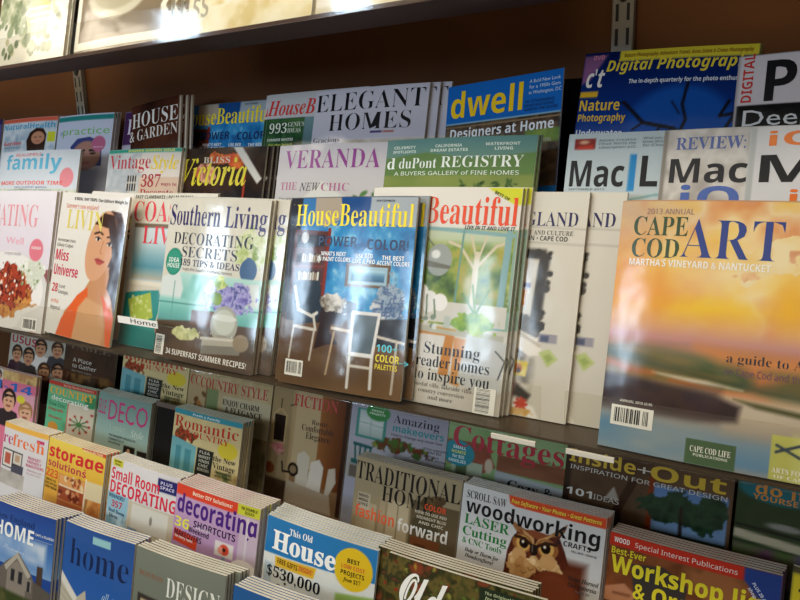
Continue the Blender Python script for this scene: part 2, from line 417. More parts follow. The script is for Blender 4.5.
# ------------------------------------------------------------------ high shelf magazines
magazine('garden_magazine', 'magazine', 'oversized white leafy magazine with a yellow flower on the high shelf', 'leafy white high-shelf', 'T', -.905, .215, .28,
 [('F', 'e6e2d2'), ('B', .3, .62, .42, .12, 30, ['6d7a58', 'a9b08c', 'd8d6bc'], 3, .3), ('B', .62, .78, .14, .07, 40, ['6a7752', '98a27a', 'c9c8a8'], 5, .2), ('X', .05, .68, .9, .95, 46, .035, ['7c8a68', '5f6e4e', '94a07e', 'b9b28e'], 8),
  ('E', .62, .70, .16, .12, 'd9c67c'), ('L', [(.5, .66), (.75, .66)], .02, 'f0e8c4'), ('L', [(.5, .70), (.77, .70)], .02, 'f0e8c4'), ('L', [(.52, .74), (.75, .74)], .02, 'f0e8c4'), ('N', .1, 0, .9, .5, 20, ['b9b79a', 'd9d4bc', 'e6dcc0'], 2)], [], res=.0022, n=2, dx=.004)
magazine('garden_magazine', 'magazine', 'oversized grey magazine with a white ornamental frame border on the high shelf', 'white-bordered high-shelf', 'T', -.66, .235, .28,
 [('F', '8b7d66'), ('G', 0, 0, .96, .99, ['b3aa92', 'a39a80', '8a7a60', '6f5c46']), ('L', [(.02, 0), (.02, .955), (.95, .955), (.985, .86), (.93, .80), (.985, .74), (.95, .66), (.985, .5), (.95, 0)], .055, 'eeead8'),
  ('P', [(.98, 0), (1.0, 0), (1.0, 1), (.0, 1), (.0, .985), (.97, .985), (.999, .86), (.95, .80), (.999, .74), (.97, .66), (.999, .5)], '7b6a4e'), ('E', .45, .66, .33, .16, 'c9c3aa', .02), ('E', .45, .65, .27, .12, 'b2aa8c', .02), ('H', .06, .90, .9, .93, ['7c6a54', '8b7a62', '6c5a46'])], [], res=.0018, n=4, dx=.013)
magazine('garden_magazine', 'magazine', 'oversized cream magazine with pale golden shapes on the high shelf', 'cream-gold high-shelf', 'T', -.385, .235, .28,
 [('F', 'efe3b8'), ('N', 0, 0, 1, 1, 14, ['d9bf7c', 'f1e6bc', 'f8f3dc', 'e6d29a'], 4), ('P', [(.3, .7), (.62, .55), (.75, .9), (.35, .95)], 'faf6e6', .02), ('N', 0, .86, 1, 1, 30, ['e0cc94', 'f2e7c2', 'f8f2da'], 6)],
 [(M, 'SS', .04, .80, .15, .11, 'S', 'a49c86')], res=.0022, n=2, dx=.003)
magazine('garden_magazine', 'magazine', 'oversized pale pink magazine with a small red dot on the high shelf', 'pale pink high-shelf', 'T', -.143, .235, .28,
 [('F', 'ece4d0'), ('N', 0, 0, 1, .96, 10, ['e9dcc6', 'f2ecdf', 'e4d2c2'], 9), ('E', .66, .93, .02, .012, 'b0503c'), ('R', 0, .965, 1, 1, 'd9cdae')], [], res=.0025, n=2, dx=.003)

# ------------------------------------------------------------------ upper rack, back tier
magazine('health_magazine', 'magazine', 'dark violet magazine left of the coral-topped health magazine in the back tier', 'violet back-tier', 'U1', -1.495, 0.206, .275, [('F', '3a2f5c'), ('N', 0, .05, 1, 1, 30, ['2b2850', '4a3f78', '6a6a98'], 4)], [], res=.003)
WOMAN_A = [('P', [(.54, 1), (.50, .62), (.55, .40), (.66, .28), (.78, .30), (.84, .45), (.83, 1)], '3a2620'), ('E', .70, .55, .115, .17, 'c98f70'), ('E', .655, .53, .02, .009, '2a1a16'), ('E', .745, .53, .02, .009, '2a1a16'), ('E', .70, .64, .035, .012, 'a04a44')]
magazine('health_magazine', 'magazine', 'health magazine with a coral top band and cyan title in the back tier', 'coral-topped health', 'U1', -1.281, 0.220, .271,
 [('F', 'cfd8e2'), ('R', 0, 0, 1, .11, 'e0684e'), ('N', 0, .11, 1, 1, 20, ['9db4c6', 'dfe5ea', 'b8c8d4'], 3)] + WOMAN_A + [('R', .86, .40, .985, .66, 'd6d83c')],
 [(M, 'NaturalHealth', .02, .15, .95, .14, 'S', '4aa0c8'), (H_, 'Garden', .05, .62, .36, .10, 'S', 'd65a50'), (B_, 'fresh food', .06, .76, .34, .05, 'p', '5a6a78')], n=2, dx=.004, fit=.32)
magazine('yoga_magazine', 'magazine', 'pale yoga magazine with teal top band, green title and close-up face', 'teal-topped yoga', 'U1', -1.055, 0.195, .268,
 [('F', 'ccd2e6'), ('R', 0, .0, 1, .02, 'd8dcec'), ('R', 0, .025, 1, .115, '2d8a86'), ('P', [(.36, 1), (.30, .62), (.42, .47), (.64, .44), (.80, .52), (.86, .7), (.88, 1)], '3e4780'), ('E', .60, .80, .25, .28, 'b08274', .02), ('E', .52, .76, .05, .02, '241a1c'), ('E', .72, .76, .05, .02, '241a1c'), ('L', [(.44, .71), (.57, .70)], .025, '2a2024'), ('L', [(.66, .70), (.79, .71)], .025, '2a2024'), ('E', .62, .94, .07, .03, '9a5a56'), ('E', .80, .58, .115, .15, 'c06a8c')],
 [(M, 'practice', .12, .24, .84, .15, 'p', '7cb868'), (H_, '#', .06, .30, .06, .08, 'S', '8f86c4'), (B_, 'asana', .72, .62, .16, .03, 'p', 'e8d0dc')], n=3, dx=.002, fit=.42)
magazine('garden_magazine', 'magazine', 'purple-cornered home magazine mostly hidden behind the tilted dark brown one', 'purple-cornered', 'U1', -0.852, 0.195, .268,
 [('F', 'b8b4c4'), ('R', 0, 0, 1, .44, '4a2a58'), ('N', .0, .44, 1, 1, 20, ['a8a4b4', 'c8c4d0'], 2)], [(M, 'HOUSE', .07, .10, .8, .20, 't', 'd8cfe0')], dy=.0215, res=.003, fit=.6)
magazine('garden_magazine', 'magazine', 'tilted dark brown house and garden magazine with white serif title in the back tier', 'dark brown garden', 'U1', -0.773, 0.148, 0.276,
 [('F', '3c211a'), ('N', 0, 0, 1, 1, 14, ['2c1712', '45261c', '5a3222'], 6), ('P', [(.1, 1), (.25, .52), (.6, .50), (.95, .6), (1, 1)], 'a8552c', .02), ('N', .3, .62, 1, 1, 40, ['8a4a2c', 'c4763c', '6a7a3c'], 2), ('H', .965, 0, 1, 1, ['d8cfc0', 'c8bca8'])],
 [(M, 'HOUSE', .03, .085, .92, .155, 't', 'e8e2dc'), (M, '& GARDEN', -.02, .265, .97, .115, 't', 'e4dcd4')], tilt=6.5, n=3, dx=.009, fit=.7)

HBART = [('F', '57452f'), ('G', 0, 0, 1, .6, ['3b78b4', '2f86c6', '3a8fcc', '3b86b8']), ('N', .33, .15, 1, .62, 55, ['1f6fae', '2f88c8', '3c9ad4', '8cc4e4'], 5), ('P', [(.2, 0), (.45, 0), (.42, .12), (.3, .16), (.2, .1)], 'b0a394', .01), ('P', [(.42, 0), (.68, 0), (.62, .14), (.45, .12)], '1d4d8e', .01), ('P', [(.66, 0), (1, 0), (1, .15), (.66, .13)], 'a8b4be', .01),
 ('R', 0, .0, .08, 1, '2a2a34'), ('P', [(.03, .17), (.36, .18), (.34, .53), (.03, .56)], '5a2a1e'), ('P', [(.06, .20), (.31, .20), (.31, .26), (.06, .27)], '221a1c'), ('R', .07, .30, .30, .345, '2a1a18'), ('R', .07, .39, .30, .44, '2a1a18'), ('R', .07, .48, .30, .53, '2a1a18')] + \
 [('R', .12 + i * .021, .30 + (i % 3) * .004, .137 + i * .021, .345, ['d8d0c0', 'b8a890', '8a7a68', 'e0dccf'][i % 4]) for i in range(8)] + [('R', .10 + i * .021, .395 + (i % 2) * .006, .117 + i * .021, .44, ['d0c8b8', 'a08a74', 'e0dccf'][i % 3]) for i in range(9)] + [('R', .12 + i * .021, .488 + (i % 3) * .004, .137 + i * .021, .53, ['d8d0c0', 'b09880', '907a6a'][i % 3]) for i in range(8)] + \
 [('L', [(.345, .17), (.335, .55)], .025, '8a2c1a'), ('L', [(.04, .37), (.33, .365)], .014, '7a3422'), ('L', [(.04, .46), (.33, .455)], .014, '7a3422'), ('E', .13, .215, .035, .03, 'b8b0a8'), ('R', .51, .34, .85, .46, '6a4a30'), ('R', .535, .355, .83, .447, '9fc4d8'), ('G', .56, .375, .81, .43, ['b8dcec', '4f8ab0', '2f5f86']),
 ('G', 0, .62, 1, 1, ['5a3e26', '7a5836', '8a6640', '9a7448'], .02), ('N', .0, .66, 1, 1, 9, ['5e4329', '80603c', '94714a'], 8, .02, 3), ('P', [(.0, .52), (.62, .54), (.62, .60), (.5, .66), (.02, .66)], '2a1714', .01), ('P', [(.36, .54), (.44, .54), (.42, .70), (.5, .76), (.4, .77), (.3, .80)], '2c1812'), ('P', [(.05, .45), (.30, .44), (.34, .58), (.3, .66), (.1, .68)], '24303c', .01),
 ('B', .42, .55, .13, .05, 60, ['e8e4dc', 'b8b4ac', '6a5a4c'], 4, .06), ('B', .86, .53, .10, .13, 60, ['5c7fa0', 'a8b8c8', '3a5a8a', 'd0d4d8'], 6, .08), ('P', [(.72, .62), (1, .6), (1, .75), (.74, .74)], '23252e', .01),
 ('L', [(.08, .48), (.13, .60), (.26, .63), (.30, .61)], .022, 'd8d4cc'), ('L', [(.10, .69), (.30, .70), (.27, .62)], .02, 'cfc9c0'), ('L', [(.10, .69), (.08, .86)], .016, 'c4bcb0'), ('L', [(.29, .70), (.27, .86)], .016, 'c4bcb0'), ('L', [(.44, .68), (.62, .69)], .02, 'd8c8b0'), ('L', [(.46, .70), (.42, .92)], .016, 'b89c7c'),
 ('P', [(.60, .585), (.80, .585), (.77, .80), (.60, .80)], '5a6a74'), ('L', [(.60, .97), (.60, .59), (.80, .59), (.77, .81), (.775, .96)], .022, 'e6e4e2'), ('L', [(.60, .80), (.77, .80)], .026, 'e6e4e2'), ('L', [(.60, .86), (.77, .86)], .018, 'ddd8d2'), ('L', [(.80, .70), (.99, .72)], .018, 'cfc6b8'), ('L', [(.94, .72), (.93, .97)], .016, 'c8bcac')]
HBTXT = [(M, 'HouseBeautiful', .03, .035, .95, .115, 'b', 'f2dc28', {'off': -.004}), (H_, 'POWER', .26, .205, .32, .052, 'S', '1c2e58'), (H_, 'of', .60, .205, .08, .05, 'c', '2a5a9a'), (H_, 'COLOR!', .66, .215, .30, .052, 'S', '1c2e58'),
 (B_, "WHAT'S NEXT", .29, .285, .21, .022, 'S', 'f0f4f8'), (B_, 'IN PAINT COLORS', .26, .313, .28, .022, 'S', 'f0f4f8'), (B_, 'USE RED', .58, .29, .13, .022, 'S', 'f0f4f8'), (B_, 'LIKE A PRO', .56, .318, .17, .022, 'S', 'f0f4f8'), (B_, 'THE BEST', .78, .295, .16, .022, 'S', 'f0f4f8'), (B_, 'ACCENT COLORS', .745, .322, .235, .022, 'S', 'f0f4f8'),
 (H_, '100+', .80, .735, .15, .036, 'S', '58c8d8'), (H_, 'COLOR', .80, .785, .17, .036, 'S', 'ecd832'), (H_, 'PALETTES', .80, .832, .16, .026, 'S', 'ecd832'), (B_, 'SEPTEMBER', .70, .015, .14, .010, 'p', '30343c'), (B_, '\u2192', .97, .80, .07, .03, 'S', '58c8d8')]
magazine('decorating_magazine', 'magazine', 'blue decorating magazine with a yellow title in the back tier', 'back-tier blue decorating', 'U1', -0.702, 0.25, 0.272, HBART, HBTXT, dy=0.042, res=.0025, bow=0.001)
magazine('decorating_magazine', 'magazine', 'grey decorating magazine with a red title and green index panel in the back tier', 'red-titled green-panel', 'U1', -0.445, 0.218, 0.277,
 [('F', 'cfd0d4'), ('R', .0, .33, .41, 1, '24482c'), ('N', .02, .34, .41, 1, 30, ['16361e', '2c5636', '4a7440'], 4), ('G', .41, .33, 1, 1, ['7a9aa0', '5a7a80', '35524a'])],
 [(M, 'HouseBeautiful', .0, .09, 1.0, .20, 'k', 'd43a34'), (H_, '993', .04, .40, .19, .13, 't', 'e8ece0'), (H_, 'GENIUS', .24, .39, .17, .06, 't', 'e0e8d8'), (H_, 'IDEAS', .24, .47, .14, .06, 't', 'e0e8d8'), (B_, 'SUMMER WHITES', .03, .60, .28, .035, 'S', 'dfe8dc'), (B_, 'for the beach', .05, .67, .26, .032, 'S', 'c8cc50'), (B_, 'and lake', .08, .72, .18, .032, 'S', 'c8cc50')], dy=0.0195, n=2, dx=-.011, fit=.48, bow=0.001)
magazine('homes_magazine', 'magazine', 'pale lilac homes magazine with large black two-line serif title in the back tier', 'pale two-line homes', 'U1', -0.32, 0.22, 0.272,
 [('F', 'd2d0dc'), ('G', 0, .28, 1, .6, ['d2d0dc', 'c6c4d4']), ('N', .3, .62, 1, 1, 22, ['c8b8a8', 'e0d8c8', 'b09a80'], 4, .03), ('R', .55, .52, .65, .545, '4a3a78'), ('R', .66, .525, .75, .545, 'b05a50')],
 [(M, 'ELEGANT', .015, .045, .96, .215, 't', '17161c', {'off': -.006}), (M, 'HOMES', .16, .30, .72, .20, 't', '17161c', {'off': -.006}), (B_, 'Gracious', .02, .575, .26, .06, 't', '2c2830')], n=3, dx=0.016, fit=.5)
magazine('architecture_magazine', 'magazine', 'bright blue architecture magazine with yellow lowercase title, its top corner curling up', 'bright blue architecture', 'U1', -0.057, 0.183, 0.262,
 [('F', '1f6fc0'), ('R', 0, 0, 1, .365, '1c6cc4'), ('R', 0, .36, 1, .372, '8fc0d8'), ('N', 0, .372, 1, 1, 40, ['4a3a2e', '6a5440', '3a2c24', '80684c'], 3), ('H', 0, .42, .2, 1, ['6a5848', '5a4a3c']), ('N', .72, .5, 1, .62, 60, ['5a7a30', '86a03c'], 4), ('L', [(.0, .395), (1, .40)], .01, 'a08a6a')],
 [(M, 'dwell', .04, .075, .64, .235, 'S', 'f0c81e'), (H_, 'Designers at Home', .05, .415, .90, .088, 'S', 'e6eaf0'), (B_, 'A Bold New Look', .73, .055, .25, .03, 'p', 'cfe0f4'), (B_, 'for a 1950s Gem', .73, .105, .25, .03, 'p', 'cfe0f4'), (B_, 'in Washington, DC', .73, .155, .26, .03, 'p', 'cfe0f4'), (B_, '10 STUNNING', .70, .235, .24, .026, 'S', '143a78'), (B_, 'RENOVATIONS', .70, .27, .24, .026, 'S', '143a78'), (B_, 'ACROSS THE GLOBE', .70, .305, .27, .026, 'S', '143a78'), (B_, 'INDUSTRIAL', .74, .585, .2, .03, 'S', 'c8c0b0')], tilt=2.2, curl=.018, n=1, fit=0.6)
magazine('architecture_magazine', 'magazine', 'near-black magazine in the gap between the bright blue and night-blue magazines', 'near-black', 'U1', -0.034, 0.180, .262, [('F', '12121c'), ('N', 0, 0, 1, 1, 20, ['0e0e16', '191a28', '22222e'], 3)], [], dy=.03, res=.004, n=2, dx=.002)
magazine('photography_magazine', 'magazine', 'night-blue photography magazine with yellow title and bare tree branches in the back tier', 'night-blue photography', 'U1', 0.127, 0.21, 0.283,
 [('F', '0c2a72'), ('G', 0, 0, 1, 1, ['0a1c50', '0c2a6c', '0d3c8e', '1252a8', '1a66b8']), ('E', .62, .55, .3, .3, '1450a6', .06), ('R', .225, -.01, 1, .07, 'e6d33c'), ('L', [(.29, .36), (.42, .50), (.60, .54), (.72, .66)], .022, '14141c'), ('L', [(.645, .24), (.63, .38), (.66, .48), (.62, .62)], .018, '14141c'), ('L', [(.42, .50), (.36, .55)], .013, '14141c'), ('L', [(.52, .52), (.50, .60)], .013, '14141c'), ('L', [(.88, .36), (.84, .46), (.92, .44), (.86, .58)], .018, '14141c'), ('L', [(.62, .44), (.57, .36)], .01, '14141c'), ('L', [(.32, .38), (.27, .36)], .01, '14141c'), ('P', [(.0, .02), (.15, .02), (.05, .2), (.0, .22)], '8a5a86', .02), ('R', .0, .275, .115, .315, 'e0b02c')],
 [(M, "c't", .03, .115, .115, .13, 'K', 'e4dcd6'), (M, 'Digital Photography', .15, .062, .85, .076, 'K', 'dfc63a'), (B_, 'The in-depth quarterly for the photo enthusiast', .30, .200, .66, .028, 'S', 'd8dce4'), (B_, 'DVD', .06, .02, .07, .03, 'S', 'd88aa8'), (H_, 'Nature', .01, .335, .255, .075, 'S', 'e0b838'), (H_, 'Photography', .01, .435, .30, .05, 'S', 'e0b838'), (H_, 'Underwater', .01, .545, .29, .05, 'S', 'dfe4ea'), (B_, 'Nature Photography, Adventure Travel, Guns Zebra & Crime Photography', .25, .02, .72, .026, 'K', 'a07828')], tilt=-2.2, n=2, dx=.003, fit=0.66)
magazine('photography_magazine', 'magazine', 'black and white photography magazine with a vertical red word beside its title', 'vertical-red-word photography', 'U1', 0.327, 0.211, 0.268,
 [('F', '17161a'), ('R', 0, 0, 1, .40, 'd4ccd0'), ('R', 0, .40, 1, 1, '131316'), ('R', 0, 0, .015, 1, 'b8b0b4')],
 [(M, 'DIGITAL', .03, .375, .27, .075, 'S', 'c03a34', {'rot': 90}), (M, 'Photo', .145, .055, .85, .32, 'S', '1a1a1e'), (H_, 'Deep', .05, .44, .35, .125, 'p', 'cfcfd0'), (H_, 'DIVE', .05, .59, .37, .12, 'p', '2f5a44')], n=1, dx=.001, dy=-.012, fit=0.55)

# ------------------------------------------------------------------ upper rack, middle tier
magazine('family_magazine', 'magazine', 'pale blue-white family magazine with sky-blue lowercase title in the middle tier', 'pale family', 'U2', -1.159, 0.292, .281,
 [('F', 'd6dce4'), ('G', 0, 0, 1, 1, ['dde2e8', 'cfd8e2', 'd8dde6']), ('E', .885, .60, .072, .21, 'e48e98'), ('N', 0, .85, 1, 1, 20, ['b8c8b0', 'd8dccc', '9ab08a'], 4)],
 [(M, 'family', .10, .10, .72, .32, 'S', '5fb0d0', {}), (B_, 'REALSIMPLE', .24, .06, .34, .065, 'p', 'e0706a'), (H_, 'MORE OUTDOOR TIME', .05, .68, .80, .085, 'S', 'e0625a'), (B_, 'easy outdoor games', .26, .80, .42, .035, 'S', '5a6aa0'), (B_, 'smart summer plans', .16, .87, .58, .035, 'S', '5a6aa0')], bow=.008, fit=.34)
magazine('vintage_magazine', 'magazine', 'white vintage-style magazine with green top band and red and yellow title', 'green-banded vintage', 'U2', -0.773, 0.208, .276,
 [('F', 'd8d2cc'), ('R', 0, 0, 1, .055, '2f9a86'), ('R', 0, .055, 1, .065, 'cfd0c8'), ('N', 0, .065, .55, 1, 16, ['e8eef2', 'c8ccd0', 'a8b0b8', 'dcd6cc'], 4), ('G', .5, .4, 1, 1, ['cdb6a4', 'c2a890']), ('R', .33, .38, .385, .60, '2c2a2c'), ('R', .40, .38, .455, .60, '2c2a2c'), ('L', [(.33, .48), (.455, .48)], .012, 'd0ccc4'), ('L', [(.36, .38), (.36, .6)], .012, 'd0ccc4'), ('L', [(.43, .38), (.43, .6)], .012, 'd0ccc4')],
 [(M, 'Vintage', .03, .08, .60, .20, 't', 'b03a48'), (M, 'Style', .64, .10, .34, .19, 'k', 'd8c02c'), (H_, '387', .53, .37, .25, .17, 'b', '9a2c3a'), (B_, 'ways to', .79, .47, .19, .05, 'b', '9a2c3a'), (H_, 'Decorate', .53, .57, .42, .085, 'b', '9a2c3a'), (B_, 'with flea market finds', .53, .70, .42, .045, 's', '5a4038'), (B_, 'SUMMER GARDEN ISSUE', .3, .012, .62, .03, 'S', 'd4dc6a')], n=2, dx=.003, fit=.48)
magazine('romance_magazine', 'magazine', 'black magazine with chartreuse slanted title and orange flowers in the middle tier', 'black chartreuse-titled', 'U2', -0.576, 0.205, 0.273,
 [('F', '1e1512'), ('N', 0, 0, 1, 1, 22, ['140e0c', '2a1c16', '3a2418'], 4), ('B', .58, .12, .2, .09, 26, ['c8482c', 'e07a34', '8a2c1c'], 5, .08), ('B', .28, .30, .14, .1, 26, ['b85a3c', 'e8b898', '7a3828'], 7, .08), ('L', [(.80, .32), (.80, .62), (.16, .60)], .02, 'a83a24'), ('B', .60, .74, .28, .07, 26, ['a8b83c', 'd8cc5a', '6a7a2a'], 8, .08), ('P', [(.64, 0), (.74, 0), (.98, .36), (.94, .42)], 'd0d0cc'), ('X', .02, .78, .2, .92, 8, .03, ['c84a34', 'e08a70'], 3)],
 [(M, 'Victoria', .03, .12, .79, .32, 'k', 'c8bc2a'), (B_, 'BLISS', .30, .11, .32, .07, 'b', 'bcb4a4'), (B_, 'ROMANTIC COTTAGES AND GARDENS', .10, .66, .76, .028, 'b', 'c8bca8')], dy=.0115, n=5, dx=.007, fit=.55)
magazine('homes_magazine', 'magazine', 'light grey magazine with a purple capital-letter title and green leaves in the middle tier', 'grey purple-titled', 'U2', -0.331, 0.209, 0.272,
 [('F', 'cbc8d0'), ('G', 0, 0, 1, 1, ['cfccd4', 'c4c2c6', 'b4bcae']), ('P', [(.15, .75), (.45, .40), (.75, .62), (.7, .8), (.3, .8)], 'd6d8d4', .03), ('B', .55, .78, .36, .1, 24, ['b4c4a0', '8aa870', 'd0d8c4'], 4, .1)] + [('E', a, b, .035, .025, c_, 0, r_) for a, b, c_, r_ in ((.78, .58, '3f6a34', 30), (.84, .53, '4c7a3c', -30), (.80, .66, '35602c', 0), (.93, .56, '3f6a34', 60), (.96, .50, '4c7a3c', 10), (.90, .63, '35602c', -40), (.76, .70, '3f6a34', 50))] + [('L', [(.8, .78), (.82, .56)], .01, '3a5a2e'), ('L', [(.9, .78), (.94, .55)], .01, '3a5a2e')],
 [(M, 'VERANDA', .07, .06, .88, .20, 't', '8a3a8a'), (H_, 'THE', .05, .41, .17, .085, 't', 'a8648a'), (H_, 'NEW', .25, .42, .20, .085, 'i', '403a44'), (H_, 'CHIC', .46, .42, .25, .085, 't', 'a8648a'), (B_, 'Spa Kitchens', .05, .58, .23, .04, 's', '4a4448'), (B_, '& Entertaining', .05, .635, .24, .04, 's', '4a4448')], n=4, dx=-.002, fit=.53)
magazine('estate_magazine', 'magazine', 'teal-topped estate magazine with white title over green hills and trees in the middle tier', 'green hills estate', 'U2', -0.124, 0.232, .274,
 [('F', '5f8a5c'), ('G', 0, 0, 1, .34, ['5a8a8c', '648c84', '6c8a78']), ('N', 0, .30, 1, 1, 12, ['566e34', '6f8444', '86944e', '4a6230'], 4, .02, 2.5), ('P', [(0, .22), (.3, .16), (.6, .24), (1, .18), (1, .42), (0, .42)], '5f8048', .01), ('P', [(0, .62), (.25, .58), (.5, .66), (.3, .72), (0, .74)], 'aab6b8', .01), ('X', .55, .48, .92, .62, 26, .018, ['2c4a22', '3a5a2a', '24401e'], 6)],
 [(B_, 'CELEBRITY', .06, .08, .16, .032, 'S', 'd4e4dc'), (B_, 'SPOTLIGHTS', .055, .13, .17, .032, 'S', 'd4e4dc'), (B_, 'CALIFORNIA', .36, .075, .18, .032, 'S', 'd4e4dc'), (B_, 'DREAM ESTATES', .33, .125, .25, .032, 'S', 'd4e4dc'), (B_, 'WATERFRONT', .69, .07, .21, .032, 'S', 'd4e4dc'), (B_, 'LIVING', .75, .12, .11, .032, 'S', 'd4e4dc'), (M, 'd', .02, .215, .06, .13, 'b', 'e4ece8'), (M, 'duPont', .11, .22, .27, .12, 't', 'e4ece8'), (M, 'REGISTRY', .41, .21, .52, .125, 't', 'e4ece8'), (B_, 'A BUYERS GALLERY of FINE HOMES', .08, .375, .83, .045, 's', 'dfe8e0')], n=2, dx=.003, fit=.45)
magazine('computer_magazine', 'magazine', 'pale blue computer magazine with a red photo square and blue bar in its title', 'pale blue computer', 'U2', 0.144, 0.205, 0.273,
 [('F', 'c2d0d6'), ('G', 0, 0, 1, 1, ['bccbd2', 'c8d4d8']), ('R', .04, .06, .17, .18, '8a2a22'), ('E', .10, .10, .03, .02, 'e0b090'), ('P', [(.06, .18), (.06, .15), (.15, .13), (.16, .18)], 'c83a28'), ('R', .385, .25, .425, .66, '2f8ccc'), ('L', [(.22, .95), (.35, .78), (.55, .70), (.8, .68), (1, .70)], .012, '7fb0b4')],
 [(M, 'Mac', .03, .31, .33, .30, 'S', '1a1c20'), (M, 'LIFE', .455, .27, .43, .34, 'S', '1a1c20'), (B_, 'Adobe Creative', .19, .07, .22, .028, 's', '5a6670'), (B_, 'Cloud: Worth the', .19, .11, .22, .028, 's', '5a6670'), (B_, 'subscription? p22', .19, .15, .22, .028, 's', '5a6670'), (B_, 'What you need to', .45, .06, .20, .028, 's', '5a6670'), (B_, 'know about Ideas', .45, .10, .20, .028, 's', '5a6670'), (B_, 'for iCloud p61', .45, .14, .19, .028, 's', '5a6670'), (B_, 'SEPTEMBER 2013', .03, .63, .22, .022, 's', '4a5058')], dy=0.014, fit=0.4, bow=0.001)
magazine('computer_magazine', 'magazine', 'grey computer magazine in crinkled plastic with a blue word across its top', 'crinkled grey computer', 'U2', 0.262, 0.205, 0.273,
 [('F', 'b4aea8'), ('N', 0, 0, 1, 1, 22, ['a09a94', 'bcb6b0', 'd8d4ce', 'aaa49e'], 5), ('R', 0, 0, .025, 1, '8a847c')],
 [(H_, 'REVIEW:', .07, .09, .36, .13, 'b', '5a68a0'), (M, 'Mac', .05, .32, .40, .26, 'S', '2a2a2e'), (H_, 'iOS', .12, .62, .48, .28, 'S', '4a64a8'), (B_, 'MAC', .45, .08, .12, .05, 'S', '55555a'), (B_, 'BOOK', .45, .15, .12, .05, 'S', '55555a')], dy=.005, bow=0.003, fit=0.39)
magazine('computer_magazine', 'magazine', 'white computer magazine with orange capital words at the right end of the middle tier', 'orange-worded computer', 'U2', 0.355, 0.205, 0.272,
 [('F', 'd0d0d2'), ('N', 0, 0, 1, 1, 10, ['c8c8cc', 'd8d8da'], 5), ('R', 0, 0, .03, 1, 'b0b4b4')],
 [(H_, 'iOS', .09, .05, .36, .14, 'S', 'd8783c'), (M, 'Mac', .06, .28, .68, .27, 'S', '1c1c20'), (H_, 'iPAD', .21, .63, .50, .15, 'S', 'd86a24'), (B_, 'BUILT', .2, .83, .3, .06, 'S', '3a2a24')], dy=-0.007, fit=0.4)

# ------------------------------------------------------------------ upper rack, front tier
magazine('cooking_magazine', 'magazine', 'white cooking magazine showing a bowl of roasted food, left end of front tier', 'roasted-food cooking', 'U3', -1.06, 0.217, 0.277,
 [('F', 'e6dee4'), ('G', 0, 0, 1, .6, ['ece8ee', 'e4dbe6', 'dfd6de']), ('R', .53, .55, 1, .75, '8a4a44'), ('R', 0, .78, 1, 1, 'b06a5c'), ('E', .42, .76, .62, .32, 'd8d4d0'), ('E', .40, .72, .56, .28, 'ece8e4'), ('B', .74, .60, .22, .12, 40, ['e6e4da', 'cfd4c0', 'f2f0ea'], 4, .06), ('B', .42, .76, .42, .17, 36, ['b8783c', 'd89a50', 'a85c28'], 6, .1), ('B', .38, .70, .34, .14, 46, ['8a2c20', 'b8482c', '5a1c18', 'd06a40'], 8, .12), ('X', .15, .58, .66, .80, 40, .018, ['efe6d8', '4a1a16', 'c85a34', 'e8dcc8', '6a2018'], 5), ('X', .6, .5, .9, .68, 14, .012, ['7a9060', '9aa880'], 9), ('E', .80, .42, .10, .08, 'e07a8a', .01), ('P', [(.62, .98), (.72, .88), (1, .80), (1, 1)], 'e0dcd8')],
 [(M, 'EATING', .0, .10, .78, .16, 't', 'e09aa4'), (H_, 'Well', .30, .34, .3, .05, 'p', 'e6a0b0'), (B_, 'SUMMER', .73, .395, .14, .02, 'S', 'f4dce0'), (B_, 'recipes inside', .3, .44, .28, .03, 'p', 'b0a4b4')], bar=(.72, .90, .93, .99), n=3, dx=.004, bow=0.005)
